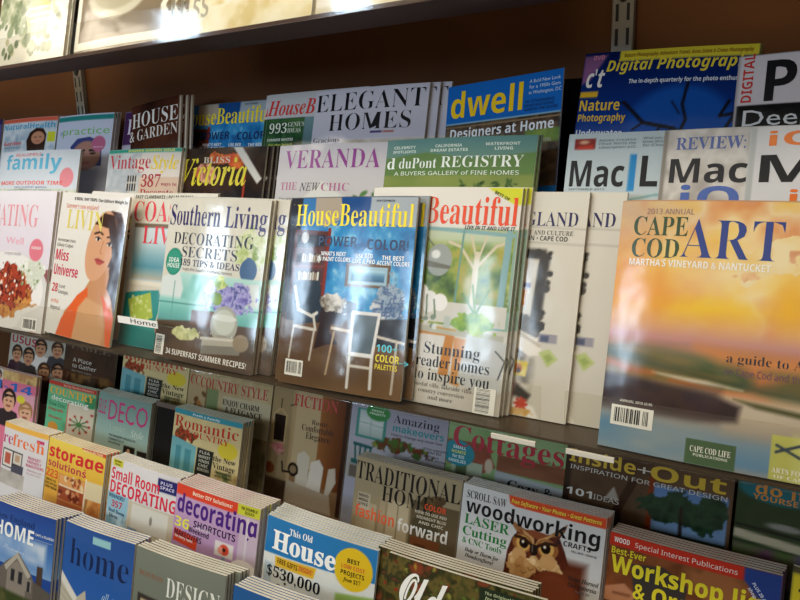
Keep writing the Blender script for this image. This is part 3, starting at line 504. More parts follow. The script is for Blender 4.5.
magazine('lifestyle_magazine', 'magazine', 'lifestyle magazine with a dark-haired woman in an orange dress on its cover', 'orange-dress lifestyle', 'U3', -0.831, 0.202, 0.268,
 [('F', 'e9e4dc'), ('G', 0, 0, 1, 1, ['eae6e2', 'e4dfd6', 'e6e2da']),
  ('P', [(.80, .10), (.92, .11), (.99, .20), (1, .35), (1, 1), (.84, 1), (.80, .70), (.74, .54), (.60, .34), (.62, .20), (.72, .12)], '46291d'), ('P', [(.62, .45), (.88, .48), (.86, .62), (.98, .72), (1, 1), (.22, 1), (.30, .82), (.55, .66), (.62, .58)], 'c99064', .01),
  ('E', .70, .345, .185, .245, 'd9a27c', .008, 14), ('P', [(.58, .20), (.70, .12), (.84, .13), (.94, .30), (.90, .5), (.86, .36), (.78, .22)], '3e251a', .008), ('P', [(.90, .30), (1, .26), (1, .80), (.90, .62), (.86, .5)], '3a2218', .01),
  ('L', [(.60, .265), (.67, .25), (.715, .265)], .018, '3a241c'), ('L', [(.78, .28), (.84, .275), (.885, .305)], .018, '3a241c'), ('E', .655, .298, .034, .015, 'f0e8e0'), ('E', .82, .325, .034, .015, 'f0e8e0'), ('E', .657, .299, .017, .014, '2a1a14'), ('E', .82, .326, .017, .014, '2a1a14'), ('L', [(.62, .292), (.655, .284), (.695, .296)], .009, '21140f'), ('L', [(.785, .322), (.82, .311), (.86, .325)], .009, '21140f'), ('L', [(.735, .31), (.705, .385), (.735, .395)], .010, 'b87e5c'), ('P', [(.64, .435), (.69, .425), (.73, .432), (.79, .446), (.73, .472), (.68, .468)], 'b8504c', .004), ('L', [(.65, .438), (.78, .448)], .007, '7a2c2c'),
  ('P', [(.46, .70), (.60, .63), (.62, .70), (.54, .84), (.50, 1), (.20, 1), (.26, .88)], 'e2622c', .006), ('P', [(.80, .66), (.90, .72), (1, .80), (1, 1), (.94, 1), (.90, .84)], 'e2622c', .006), ('B', .70, .86, .16, .14, 12, ['d09a6c', 'dcab80', 'c89060'], 3, .05), ('P', [(.50, .78), (.60, .70), (.84, .74), (.90, .9), (.88, 1), (.46, 1)], 'd4a274', .02)],
 [(M, 'LIVIN', .14, .115, .56, .135, 't', 'd8c860'), (B_, "Summer's new england", .10, .075, .50, .032, 's', 'dc7860'), (B_, '8 IDEAL DAY TRIPS: Our Editors Weigh In', .22, .028, .76, .021, 'S', '2a2624'), (B_, 'Hometown Hero', .03, .325, .30, .022, 's', '55504c'), (B_, 'Olivia Culpo', .03, .36, .27, .024, 's', '3a3634'), (H_, 'Miss', .03, .405, .22, .075, 'S', 'c83a54'), (H_, 'Universe', .03, .51, .40, .075, 'S', 'c83a54'), (H_, '28', .04, .645, .10, .06, 'S', 'c8404a'), (B_, 'Luxe', .16, .645, .10, .026, 's', '4a4644'), (B_, 'Lounges', .16, .685, .16, .026, 's', '4a4644'), (B_, 'Artful', .05, .755, .13, .028, 's', 'e07a50'), (B_, 'Appeal', .05, .80, .17, .028, 's', '55504c')], tilt=-2.3, n=2, dxs=[.036], dys=[.038], bow=.0035)
magazine('coastal_magazine', 'magazine', 'coastal magazine with red title, sea-view window and teal armchair, half hidden in the front tier', 'teal-armchair coastal', 'U3', -0.648, 0.2165, 0.274,
 [('F', 'cfc8b8'), ('G', 0, 0, 1, 1, ['e0dccf', 'd4ccbc', 'cfc4b0']), ('R', .06, .22, 1, .58, 'b8c4c8'), ('G', .08, .23, .50, .56, ['d4dce0', 'c8d8dc', '8fb4bc', '5a94a4', 'b8b09c']), ('G', .54, .23, 1, .56, ['d4dce0', 'c8d8dc', '8fb4bc', '5a94a4', 'b8b09c']), ('R', .06, .20, 1, .225, '7a6a58'), ('R', .06, .57, 1, .60, 'e0dac8'), ('P', [(.04, .66), (.20, .64), (.46, .62), (.50, .70), (.44, .86), (.62, .88), (.60, 1), (.05, 1), (.02, .9)], '2c8a84', .006), ('P', [(.08, .70), (.36, .64), (.42, .80), (.16, .86)], 'a8b84c', .006), ('X', .12, .67, .38, .82, 24, .014, ['d4dc94', 'c4cc70'], 4), ('P', [(.46, .84), (.62, .78), (.66, .92), (.48, .96)], 'dc8a58', .006), ('P', [(.02, .86), (.6, .90), (.6, 1), (.0, 1)], '237a78', .01)],
 [(M, 'COASTAL', .03, .055, .95, .13, 't', 'd8404a'), (M, 'LIVING', .18, .215, .74, .115, 't', 'd8404a'), (B_, 'EASY CLAMBAKES | PALM BEACH', .03, .015, .7, .022, 'S', '4a443c'), (H_, 'Time', .50, .93, .26, .055, 'b', 'e8ecec')], dy=0.028, bow=0.002)
magazine('southern_magazine', 'magazine', 'home magazine with navy serif title, aqua sofa and hydrangeas in a glass vase', 'hydrangea-vase', 'U3', -0.514, 0.226, 0.266,
 [('F', 'dcd8ca'), ('G', 0, 0, 1, .55, ['d8d4c8', 'dcd8cc', 'd4d0c0']), ('N', .2, .02, .75, .5, 18, ['cfcabc', 'dedacf', 'd6d2c4'], 3, .05, .4), ('B', .90, .30, .13, .13, 34, ['a8bc74', 'c8d498', 'e0e4c8', '8aa458'], 6, .12), ('E', .87, .41, .075, .07, '4a6a92'), ('R', .845, .335, .885, .38, '4a6a92'), ('G', .15, .46, 1, .66, ['b8dcd4', '8fc8be', '74b4aa'], .01), ('P', [(0, .50), (.20, .45), (.26, .56), (.22, .70), (0, .72)], 'd8e0de', .02), ('P', [(.78, .50), (.98, .48), (1, .66), (.84, .68)], 'cfd4cc', .01), ('G', .0, .62, 1, .78, ['9cd4ca', '74b8b0', '5c9a96'], .03), ('L', [(.16, .52), (.16, .74)], .01, '6aa49c'),
  ('P', [(.30, .62), (.34, .47), (.62, .46), (.66, .62)], '8cccc2', .02), ('L', [(.0, .655), (1, .64)], .012, '5a9c94'), ('P', [(0, .775), (.4, .745), (1, .73), (1, 1), (0, 1)], '5c4c40', .01), ('P', [(.38, .68), (.62, .67), (.62, .76), (.38, .78)], '6a4426', .006), ('N', -.1, .79, 1.1, 1.1, 14, ['4a3c34', '66503e', '574638'], 6, .08, 3), ('E', .12, .40, .095, .085, '2f8a74'), ('E', .12, .40, .082, .073, '3a9a82'),
  ('B', .62, .545, .10, .08, 40, ['b8d05c', 'dce48c', '84a838'], 7, .06), ('B', .72, .59, .21, .10, 60, ['6a62a8', '8f88c8', 'b4b0dc', '56589a'], 9, .08), ('B', .60, .60, .05, .04, 40, ['8aa84c', '6a8a34'], 3, .04), ('E', .71, .74, .125, .11, 'a8a89c', .006), ('E', .71, .725, .10, .075, 'c4c8bc', .01), ('E', .71, .70, .11, .02, 'd8dcd4', .004), ('R', .665, .80, .755, .86, 'a09c90'), ('P', [(.52, .83), (.88, .80), (.88, .87), (.52, .90)], 'b8b4a8'), ('P', [(.52, .88), (.88, .85), (.88, .90), (.52, .93)], '8a867e'), ('P', [(.50, .83), (.86, .81), (.86, .825), (.50, .845)], 'd8d4cc'), ('E', .88, .83, .07, .05, '9a8a74', .01), ('B', .32, .83, .13, .05, 30, ['c8cc8c', 'dcdca8', 'a0a868'], 4, .04)],
 [(M, 'Southern Living', .02, .045, .96, .125, 'b', '35285f', {'off': -.003}), (H_, 'DECORATING', .09, .215, .80, .072, 't', '2c2c34'), (H_, 'SECRETS', .20, .30, .56, .065, 't', '2c2c34'), (H_, '189 TIPS & IDEAS', .19, .378, .60, .040, 'b', '35283c'), (B_, "from the South's Prettiest Homes", .23, .43, .50, .018, 's', '55504c'), (B_, 'IDEA', .06, .375, .12, .028, 'S', 'dcece4'), (B_, 'HOUSE', .05, .41, .14, .028, 'S', 'dcece4'), (H_, '34 SUPERFAST SUMMER RECIPES!', .15, .935, .80, .034, 'S', 'ece8e2')], bar=(.015, .86, .12, .985, 1), n=4, dxs=[.003, .026, .029], bow=0.005, tilt=-.7, res=.0013)
magazine('decorating_magazine', 'magazine', 'decorating magazine with bright yellow title, blue dining room and red bookcase in the front tier', 'front-tier blue decorating', 'U3', -0.234, 0.212, 0.27, HBART, HBTXT, tilt=1.2, n=3, dxs=[-.012, .009], bar=(.055, .87, .22, .955), bow=.005, res=.0012)
UK = [('F', 'e9e5de'), ('R', .40, .185, 1, 1, '8fae9c'), ('N', .40, .19, .98, .56, 46, ['3a5a24', '6a8a34', 'a0ac4a', '8a9a3c', 'c8c878'], 5), ('B', .62, .52, .3, .1, 30, ['54742c', '7a943c', '9aa848'], 8, .1), ('G', .40, .19, .95, .30, ['c8d4c0', 'b4c490'], .04), ('N', .44, .26, .95, .5, 44, ['2f5222', '5a7c30', '8fa244', 'b0a848'], 12, .06),
 ('L', [(.77, .60), (.765, .40), (.77, .30)], .035, 'd8ccae'), ('L', [(.77, .38), (.66, .27), (.58, .25)], .016, 'd8ccae'), ('L', [(.77, .36), (.88, .26), (.95, .24)], .016, 'd8ccae'), ('L', [(.77, .33), (.72, .22)], .013, 'd8ccae'), ('L', [(.77, .34), (.82, .21)], .013, 'd8ccae'), ('L', [(.44, .19), (.98, .21)], .022, '86b0b4'), ('L', [(.67, .20), (.65, .62)], .012, '6a9a94'), ('L', [(.95, .20), (.93, .70)], .04, '86b0b4'),
 ('R', .38, .525, .98, .62, 'd4d2c8'), ('L', [(.36, .17), (.44, .24), (.52, .30)], .008, '5a6058'), ('E', .525, .335, .085, .075, '9ca4a0'), ('P', [(.44, .34), (.61, .36), (.60, .375), (.44, .37)], '6a6c60'), ('E', .50, .31, .03, .02, 'e8ecea', .01), ('E', .43, .50, .05, .05, 'f0efec'), ('E', .49, .53, .055, .05, 'ecebe8'), ('E', .56, .53, .05, .04, 'f2f1ee'), ('L', [(.48, .60), (.47, .50)], .01, '4a6a38'), ('L', [(.54, .60), (.52, .52)], .01, '4a6a38'),
 ('G', .36, .63, 1, 1, ['cfccbf', 'dcd8d0', 'd0ccc4', 'c4beb4']), ('P', [(.36, .64), (.98, .65), (.98, .68), (.36, .67)], 'b8b8a8'), ('P', [(.36, .665), (.68, .675), (.66, .86), (.36, .84)], 'c8843c', .006), ('P', [(.68, .68), (.76, .685), (.74, .90), (.68, .89)], 'd09048', .006), ('P', [(.40, .68), (.62, .68), (.58, .98), (.30, .96)], 'dfdcd6', .008), ('P', [(.76, .66), (1, .68), (.98, .92), (.72, .88)], 'c6c8c6', .01), ('L', [(.94, .72), (1.0, .76), (.97, .84)], .008, '3a3c3c'), ('B', .80, .605, .14, .045, 46, ['6a9a28', '94b83c', 'b0cc54'], 6, .05), ('L', [(.78, .56), (.70, .48)], .012, '5a8a3c'), ('L', [(.79, .56), (.76, .44)], .012, '6a9a4c'), ('L', [(.80, .56), (.86, .46)], .012, '5a8a3c'), ('X', .40, .60, .55, .65, 9, .02, ['a8b4ac', 'd8dcd8', '7a8a78'], 4), ('R', .60, .59, .64, .645, 'b8c4bc'), ('L', [(.56, .645), (.68, .65)], .012, 'c09a50'), ('N', .34, .90, 1, 1, 14, ['b4ac9e', 'cfc8bc', 'd8d4cc'], 3, .03)]
magazine('homes_magazine', 'magazine', 'white decorating magazine with red-orange title and a garden room seen through blue doors', 'garden-room decorating', 'U3', -0.115, 0.224, 0.285, [('F', 'e9e5de')] + UK + [('P', [(.79, 0), (.95, -.01), (1, .0), (1, .075), (.95, .07)], 'd8dc30')],
 [(M, 'House', .05, .045, .33, .115, 'b', 'e4481c'), (M, ':', .365, .09, .02, .06, 'b', 'e4481c'), (M, 'Beautiful', .40, .042, .585, .125, 'b', 'e4481c', {'off': -.003}), (B_, 'LIVE IN IT AND LOVE IT', .67, .172, .31, .017, 'K', '2c2c2c'), (B_, 'BEST OF', .84, .012, .10, .014, 'S', '3a3c14', {'rot': -25}), (H_, 'Stunning', .49, .715, .36, .052, 'b', '1f1f22', {'off': -.010}), (H_, 'reader homes', .445, .775, .47, .052, 'b', '1f1f22', {'off': -.010}), (H_, 'to inspire you', .44, .836, .485, .052, 'b', '1f1f22', {'off': -.010}), (B_, 'Coastal villa, lakeside villa,', .43, .90, .40, .020, 'b', '5a544e', {'off': -.012}), (B_, 'country conversion', .48, .928, .30, .020, 'b', '5a544e', {'off': -.012}), (B_, 'and more', .55, .956, .16, .020, 'b', '5a544e', {'off': -.012})], bar=(.84, .885, .97, 1.0, 1), dy=0.0222, n=3, dxs=[.003, .008], bow=0.003, res=.0013)
EN = [('F', 'ddd8ca'), ('G', 0, 0, 1, 1, ['e0dcd0', 'dcd6c8', 'd6d0c2', 'cfc8b8']), ('L', [(.3, .155), (1, .158)], .004, '8a8478'), ('L', [(.3, .225), (1, .228)], .004, '8a8478'), ('P', [(.3, .25), (.78, .255), (.81, .30), (.79, .57), (.70, .60), (.3, .60)], '332d26', .02), ('X', .70, .26, .82, .58, 20, .02, ['3a342c', '2a251f'], 3), ('P', [(.3, .29), (.745, .30), (.725, .56), (.3, .56)], 'd4ccbc', .01), ('N', .3, .31, .72, .55, 20, ['b8ae9c', 'd8d0c0', 'a89e8c'], 5, .05), ('P', [(.52, .40), (.71, .41), (.71, .43), (.52, .42)], '4c3f74'), ('P', [(.54, .43), (.69, .44), (.685, .51), (.54, .50)], 'd88a28'), ('R', .57, .45, .64, .49, 'f0d8a0'),
 ('N', .3, .60, .74, 1.0, 26, ['3c362e', 'b8ae9c', 'e4dccc', '8a8070', 'dcd4c4', '4a443a'], 7, .12), ('B', .72, .60, .09, .04, 30, ['4a4236', '6a6050', '2c2820'], 4, .08), ('P', [(.60, .60), (.80, .655), (.82, .72), (.74, .73), (.62, .68)], 'ece4d6', .01), ('L', [(.66, .63), (.80, .68)], .02, 'c4b8a4'), ('R', .79, .625, .90, .665, '9a96a0'), ('R', .80, .633, .85, .66, '4a5270'), ('P', [(.80, .71), (.86, .69), (.92, .73), (.86, .77)], 'b8c47c', .01), ('P', [(.83, .725), (.86, .71), (.89, .73), (.86, .75)], '9cac60', .01), ('P', [(.63, .75), (.745, .76), (.735, .825), (.62, .815)], 'dcc434', .01), ('E', .682, .79, .03, .022, 'c87424'), ('E', .69, .80, .014, .012, '4a2c18'), ('P', [(.60, .84), (.7, .86), (.68, .92), (.58, .90)], 'd89c9c', .02), ('P', [(.68, .855), (.78, .90), (.76, .93), (.67, .91)], '3a342c', .02), ('P', [(.64, .91), (.80, .95), (.84, 1), (.6, 1)], 'f0ebe2', .02)] + [('L', [(.725 - .035 * math.cos(q * .785), .945 - .024 * math.sin(q * .785)), (.725 + .035 * math.cos(q * .785), .945 + .024 * math.sin(q * .785))], .018, 'c8442c') for q in range(4)] + [('B', .66, .985, .08, .025, 20, ['c8984c', 'e0b878', '6a4a28'], 3, .06)]
magazine('art_magazine', 'magazine', 'cream collage-cover art magazine with navy serif title, half hidden behind the garden-room magazine', 'cream collage', 'U3', -0.026, 0.214, 0.279, EN,
 [(M, 'NEW ENGLAND', .27, .088, .68, .062, 't', '2c2858'), (B_, 'CONTEMPORARY ART AND CULTURE', .33, .17, .60, .020, 'b', '6a6458'), (B_, 'BOSTON \u2022 CAPE ANN \u2022 CAPE COD', .36, .195, .54, .021, 'S', '3a3630')], dy=0.0393, n=2, dxs=[.043], bow=0.001)
CCA = [('F', 'dc9c5c'), ('N', 0, 0, 1, .62, 13, ['c8a4a4', 'e0ac74', 'ecb452', 'f4cc70', 'e48e40'], 4), ('G', 0, 0, 1, .16, ['b09ab0', 'c8a8a4'], .5), ('N', .28, -.1, 1.1, .36, 12, ['e8a448', 'f4c850', 'f4dca4', 'e4904a', 'c89a90'], 9, .5), ('N', -.1, .22, 1, .48, 11, ['ea9030', 'f6b830', 'f8d888', 'e89a58', 'f4c038'], 13, .4), ('E', .5, .28, .16, .06, 'f8e8bc', .25), ('E', .42, .42, .12, .025, 'f6c81c', .1), ('E', .75, .38, .06, .10, 'f6b820', .12), ('E', .12, .36, .08, .09, 'f0982c', .2), ('E', .90, .14, .12, .06, 'dc9c80', .2), ('B', .62, .22, .16, .05, 22, ['f4e0b0', 'f0cc80'], 5, .2), ('B', .80, .30, .14, .04, 24, ['d89468', 'e0a478', 'f0c890'], 6, .2), ('G', -.1, .47, 1.1, .62, ['dca07c', 'c48a84', 'b88478'], .14), ('N', -.1, .58, 1.1, .72, 16, ['5a5a34', '94703c', '465430', 'b86c38', '6a6038'], 6, .10, 4), ('P', [(.40, .555), (1, .58), (1, .62), (.5, .60)], 'd88440', .08),
  ('P', [(.0, .60), (.4, .655), (.75, .69), (1, .71), (1, .74), (.5, .685), (.0, .63)], '34442c', .05), ('P', [(.22, .675), (.45, .683), (.60, .70), (.4, .697)], 'dcd0b8', .02), ('P', [(0, .65), (.22, .68), (.1, .682)], 'd86a34', .05), ('P', [(.3, .698), (.55, .713), (.70, .725), (.5, .722)], 'cc602c', .03), ('N', -.1, .725, 1.1, .92, 12, ['b4a48c', 'c4b49c', 'a89880'], 12, .06, 3),
  ('P', [(-.05, .70), (.18, .71), (.5, .735), (.60, .76), (.59, .82), (.42, .845), (-.05, .85)], '3a2c2c', .03), ('N', -.05, .72, .50, .83, 20, ['342a2c', '46342f', '3c2e32'], 3, .08), ('P', [(.57, .735), (1, .765), (1, .785), (.66, .758)], '4a4a2c', .02), ('G', -.05, .845, 1.05, 1.02, ['a49c94', '84a0b4', '6a94b4', '8a9ab0'], .10), ('N', -.05, .87, .5, 1.02, 14, ['6490b0', '94a4ac', '749ab8'], 8, .1, 3), ('R', .395, .905, .60, 1, '4f6a4a'), ('R', .73, .84, 1, 1, 'c8c868'), ('R', .82, .84, .98, 1, 'd8d884', .05), ('L', [(.75, .875), (.84, .91), (.95, .90), (1, .86)], .012, '3a4a5a'), ('L', [(.75, .90), (.84, .865), (.95, .87), (1, .91)], .012, '3a4a5a')]
magazine('art_magazine', 'magazine', 'large art guide with an orange sunset marsh painting on its cover', 'sunset marsh art', 'U3', .239, .232, .272, CCA,
 [(M, 'CAPE', .065, .062, .245, .075, 'b', '2f4a30', {'off': -.006}), (M, 'COD', .065, .150, .215, .075, 'b', '2f4a30', {'off': -.006}), (M, 'ART', .285, .070, .415, .150, 't', '2a3f86', {'off': -.004}), (B_, '2013 ANNUAL', .12, .030, .21, .022, 's', '8a7078'), (B_, "MARTHA'S VINEYARD & NANTUCKET", .06, .232, .60, .027, 'S', 'f0ece4'), (H_, 'a guide to ART', .525, .568, .37, .034, 'b', '2c2a34', {'off': -.012}), (B_, 'on Cape Cod and the Islands', .52, .622, .42, .026, 's', '6a4a5a'), (B_, 'CAPE COD LIFE', .415, .93, .165, .022, 'b', 'f0f0e8'), (B_, 'PUBLICATIONS', .43, .958, .14, .010, 'S', 'dce0d4'), (B_, 'ARTS FOUNDATION', .74, .955, .24, .018, 'b', 'f0ece0'), (B_, 'OF CAPE COD', .75, .98, .2, .012, 'b', 'f0ece0'), (B_, 'ANNUAL 2013 $5.95', .085, .80, .15, .010, 'S', 'd8d4cc')], bar=(.05, .825, .245, .905), n=4, dx=.001, res=.0012, bow=.006)

# ------------------------------------------------------------------ lower rack, back tier
PERS = lambda u, v, s, hair='1c1412', skin='c08c68', shirt='2a2428': [('P', [(u - s * 1.5, v + s * 2.6), (u - s * 1.1, v + s * 1.1), (u, v + s * .8), (u + s * 1.1, v + s * 1.1), (u + s * 1.5, v + s * 2.6)], shirt, .004), ('E', u, v - s * .1, s * .86, s * 1.0, hair), ('E', u, v + s * .2, s * .68, s * .95, skin), ('P', [(u - s * .62, v - s * .05), (u - s * .5, v - s * .5), (u + s * .6, v - s * .5), (u + s * .45, v - s * .3), (u - s * .1, v - s * .32)], hair), ('E', u - s * .25, v + s * .1, s * .13, s * .07, '1a1210'), ('E', u + s * .25, v + s * .1, s * .13, s * .07, '1a1210'), ('L', [(u - s * .22, v + s * .6), (u + s * .22, v + s * .6)], s * .14, '8a4a44')]
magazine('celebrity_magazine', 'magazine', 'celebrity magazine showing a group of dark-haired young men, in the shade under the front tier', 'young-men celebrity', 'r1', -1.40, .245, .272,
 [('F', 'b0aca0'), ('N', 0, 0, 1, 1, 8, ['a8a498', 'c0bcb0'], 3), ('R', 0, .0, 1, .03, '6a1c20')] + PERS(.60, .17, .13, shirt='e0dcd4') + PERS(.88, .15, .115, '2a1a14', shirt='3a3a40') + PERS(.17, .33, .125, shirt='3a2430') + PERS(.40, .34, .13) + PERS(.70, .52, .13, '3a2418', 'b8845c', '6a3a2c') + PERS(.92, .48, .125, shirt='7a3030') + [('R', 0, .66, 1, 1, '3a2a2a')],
 [(M, 'US', .04, .05, .24, .12, 'S', '9a2c38'), (M, 'US', .30, .06, .22, .12, 'S', '9a2c38')], res=.0022, fit=.6)
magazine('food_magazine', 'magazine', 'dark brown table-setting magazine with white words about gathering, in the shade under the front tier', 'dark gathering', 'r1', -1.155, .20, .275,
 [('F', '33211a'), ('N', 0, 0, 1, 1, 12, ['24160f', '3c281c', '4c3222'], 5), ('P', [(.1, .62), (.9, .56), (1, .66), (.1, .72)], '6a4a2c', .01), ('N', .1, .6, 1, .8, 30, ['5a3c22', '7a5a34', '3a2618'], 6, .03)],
 [(M, 'TABLE', .1, .03, .8, .1, 't', '6a5a4a'), (H_, 'A Place', .20, .30, .38, .075, 's', 'cfc8bc'), (H_, 'to Gather', .20, .41, .48, .075, 's', 'cfc8bc'), (B_, 'Warm Family Suppers', .20, .53, .40, .035, 's', '9a9286')], res=.0025, fit=.45)
def country(title):
    return [('F', 'd0bc84'), ('N', 0, 0, 1, 1, 14, ['c8b078', 'd8c690', 'cdbb88'], 4), ('R', 0, 0, 1, .075, '3a92a4'), ('B', .20, .36, .16, .10, 40, ['8a2c1c', 'b8502c', '4a2c1c', 'c87a3c'], 5, .1), ('P', [(.0, .40), (.40, .47), (.40, 1), (.0, 1)], '74aeb4', .004), ('R', .08, .52, .17, .9, '4f8e98'), ('R', .23, .54, .33, .9, '4f8e98'), ('P', [(.42, .47), (.66, .48), (.64, .90), (.41, .88)], '2a2c28'), ('E', .84, .42, .13, .115, 'd8c43c'), ('N', .72, .72, 1, 1, 30, ['a08a58', 'c8b47c', '6a7a4c'], 6, .02)]
COTXT = [(M, 'Romantic', .02, .10, .94, .155, 't', 'b83428'), (M, 'COUNTRY', .25, .27, .60, .085, 't', 'b83428'), (H_, 'the New', .66, .52, .30, .07, 'b', '26221c'), (H_, 'Vintage', .66, .61, .30, .08, 'b', '26221c'), (B_, 'Decorating', .70, .71, .22, .04, 'b', '3a342a'), (B_, 'with Fabric', .70, .76, .24, .04, 'b', '3a342a'), (B_, 'FLEA', .46, .50, .15, .04, 'S', 'b8b4a4'), (B_, 'MARKET', .45, .56, .17, .04, 'S', 'b8b4a4'), (B_, 'FINDS', .46, .62, .15, .04, 'S', 'b8b4a4'), (B_, 'CHIC', .46, .68, .14, .04, 'S', 'b8b4a4'), (B_, 'BEDROOMS', .45, .74, .17, .04, 'S', 'b8b4a4'), (B_, 'Fresh & Family', .3, .025, .4, .03, 'S', 'd8e8e4')]
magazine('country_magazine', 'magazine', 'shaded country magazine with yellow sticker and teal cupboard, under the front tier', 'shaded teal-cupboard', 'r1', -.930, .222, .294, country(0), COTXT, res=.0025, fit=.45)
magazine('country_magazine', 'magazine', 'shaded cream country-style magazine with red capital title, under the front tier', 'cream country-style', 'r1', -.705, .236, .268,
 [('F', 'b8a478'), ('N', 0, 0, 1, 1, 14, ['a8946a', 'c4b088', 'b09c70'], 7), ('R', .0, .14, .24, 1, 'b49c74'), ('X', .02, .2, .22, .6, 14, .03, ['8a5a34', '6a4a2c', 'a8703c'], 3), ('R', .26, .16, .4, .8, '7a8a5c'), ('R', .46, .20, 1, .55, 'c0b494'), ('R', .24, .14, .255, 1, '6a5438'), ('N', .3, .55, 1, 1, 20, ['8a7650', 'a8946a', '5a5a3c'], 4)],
 [(M, 'COUNTRY STYLE', .16, .06, .80, .105, 'b', 'a83a30', {'off': -.006}), (M, 'CC', .02, .05, .13, .10, 'b', 'a83a30', {'off': -.006}), (H_, 'ENJOY CHARM', .46, .235, .42, .055, 'b', '24201c'), (H_, '& ELEGANCE', .50, .305, .42, .055, 'b', '24201c'), (B_, 'Room by Room', .46, .385, .40, .042, 'b', '24201c')], res=.0025, fit=.75)
magazine('decorating_magazine', 'magazine', 'shaded magazine with a white slipcovered dining chair and hanging lantern, under the front tier', 'slipcovered-chair', 'r1', -.465, .185, .272,
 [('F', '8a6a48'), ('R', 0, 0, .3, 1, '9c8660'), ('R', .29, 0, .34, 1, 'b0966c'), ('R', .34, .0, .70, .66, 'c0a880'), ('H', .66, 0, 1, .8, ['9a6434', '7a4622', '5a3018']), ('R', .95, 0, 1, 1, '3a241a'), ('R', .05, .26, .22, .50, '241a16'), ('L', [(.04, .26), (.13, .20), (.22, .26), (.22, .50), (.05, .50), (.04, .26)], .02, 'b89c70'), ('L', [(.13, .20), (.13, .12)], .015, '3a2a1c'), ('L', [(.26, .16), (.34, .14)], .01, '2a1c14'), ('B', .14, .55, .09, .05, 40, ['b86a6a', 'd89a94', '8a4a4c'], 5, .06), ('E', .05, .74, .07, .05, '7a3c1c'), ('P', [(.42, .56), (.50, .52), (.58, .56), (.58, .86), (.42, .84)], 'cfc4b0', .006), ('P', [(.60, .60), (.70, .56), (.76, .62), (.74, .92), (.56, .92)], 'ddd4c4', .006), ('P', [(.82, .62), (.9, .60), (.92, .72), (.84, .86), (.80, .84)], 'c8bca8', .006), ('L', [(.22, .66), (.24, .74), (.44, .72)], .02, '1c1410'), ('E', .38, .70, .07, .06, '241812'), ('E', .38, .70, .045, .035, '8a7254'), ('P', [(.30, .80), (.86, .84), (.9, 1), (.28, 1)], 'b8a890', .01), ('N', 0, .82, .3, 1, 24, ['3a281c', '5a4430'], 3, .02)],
 [(M, 'FICTION', .30, .05, .56, .10, 'b', 'b03a34'), (B_, 'Rustic', .56, .24, .2, .04, 'b', '3a2a20', {'off': -.008}), (B_, 'Comfortable', .44, .29, .40, .055, 'b', '3a2a20', {'off': -.008}), (B_, 'Elegance', .50, .355, .30, .055, 'b', '3a2a20', {'off': -.008})], res=.002, n=2, dx=.002, fit=.8)
magazine('makeover_magazine', 'magazine', 'lilac-grey makeovers magazine with teal mirror frame and chair, under the front tier', 'teal-mirror makeovers', 'r1', -0.277, 0.198, 0.271,
 [('F', 'a8a8b4'), ('G', 0, 0, 1, 1, ['9c9cac', 'b0b0bc', 'a8a498']), ('R', .07, .08, .40, .46, '3f8a80'), ('G', .10, .10, .37, .43, ['b4c4c4', 'd0dad8', 'a8bab4']), ('L', [(.235, .1), (.235, .43)], .008, '8aa8a4'), ('L', [(.10, .26), (.37, .28)], .008, '8aa8a4'), ('E', .30, .10, .13, .11, '3f8a4c'), ('L', [(.08, .56), (.10, .78)], .02, '1f5a58'), ('L', [(.14, .56), (.15, .78)], .02, '1f5a58'), ('L', [(.20, .56), (.20, .78)], .02, '1f5a58'), ('L', [(.26, .57), (.25, .78)], .02, '1f5a58'), ('P', [(.05, .76), (.28, .78), (.28, .83), (.05, .82)], '1f5a58'), ('P', [(.06, .54), (.28, .55), (.27, .59), (.06, .58)], '1f5a58'), ('B', .56, .50, .2, .08, 40, ['4a6a2c', '7a2c24', '3a5a2c', '8a8a3c'], 4, .08), ('P', [(.2, .66), (.6, .62), (.5, 1), (.1, 1)], 'b0a898', .02), ('R', .04, .84, .3, 1, '6a6258')],
 [(M, 'Amazing', .47, .075, .45, .105, 'b', '2c2c38', {'off': -.008}), (M, 'makeovers', .47, .205, .50, .085, 'S', '2f8a94'), (B_, 'How to change any room fast', .46, .315, .50, .032, 's', '2c2c34'), (B_, '\u2022 Easy upgrades', .78, .40, .24, .03, 's', '2c2c34'), (B_, 'under $50', .82, .44, .14, .03, 's', '2c2c34'), (B_, '\u2022 Bedroom', .78, .49, .16, .03, 's', '2c2c34'), (B_, 'Bath, Kitchen', .82, .53, .2, .03, 's', '2c2c34'), (B_, 'FRESH', .23, .07, .13, .025, 'S', 'd0e4cc'), (B_, 'PROJECTS', .21, .11, .17, .025, 'S', 'd0e4cc')], res=.002, fit=.5)
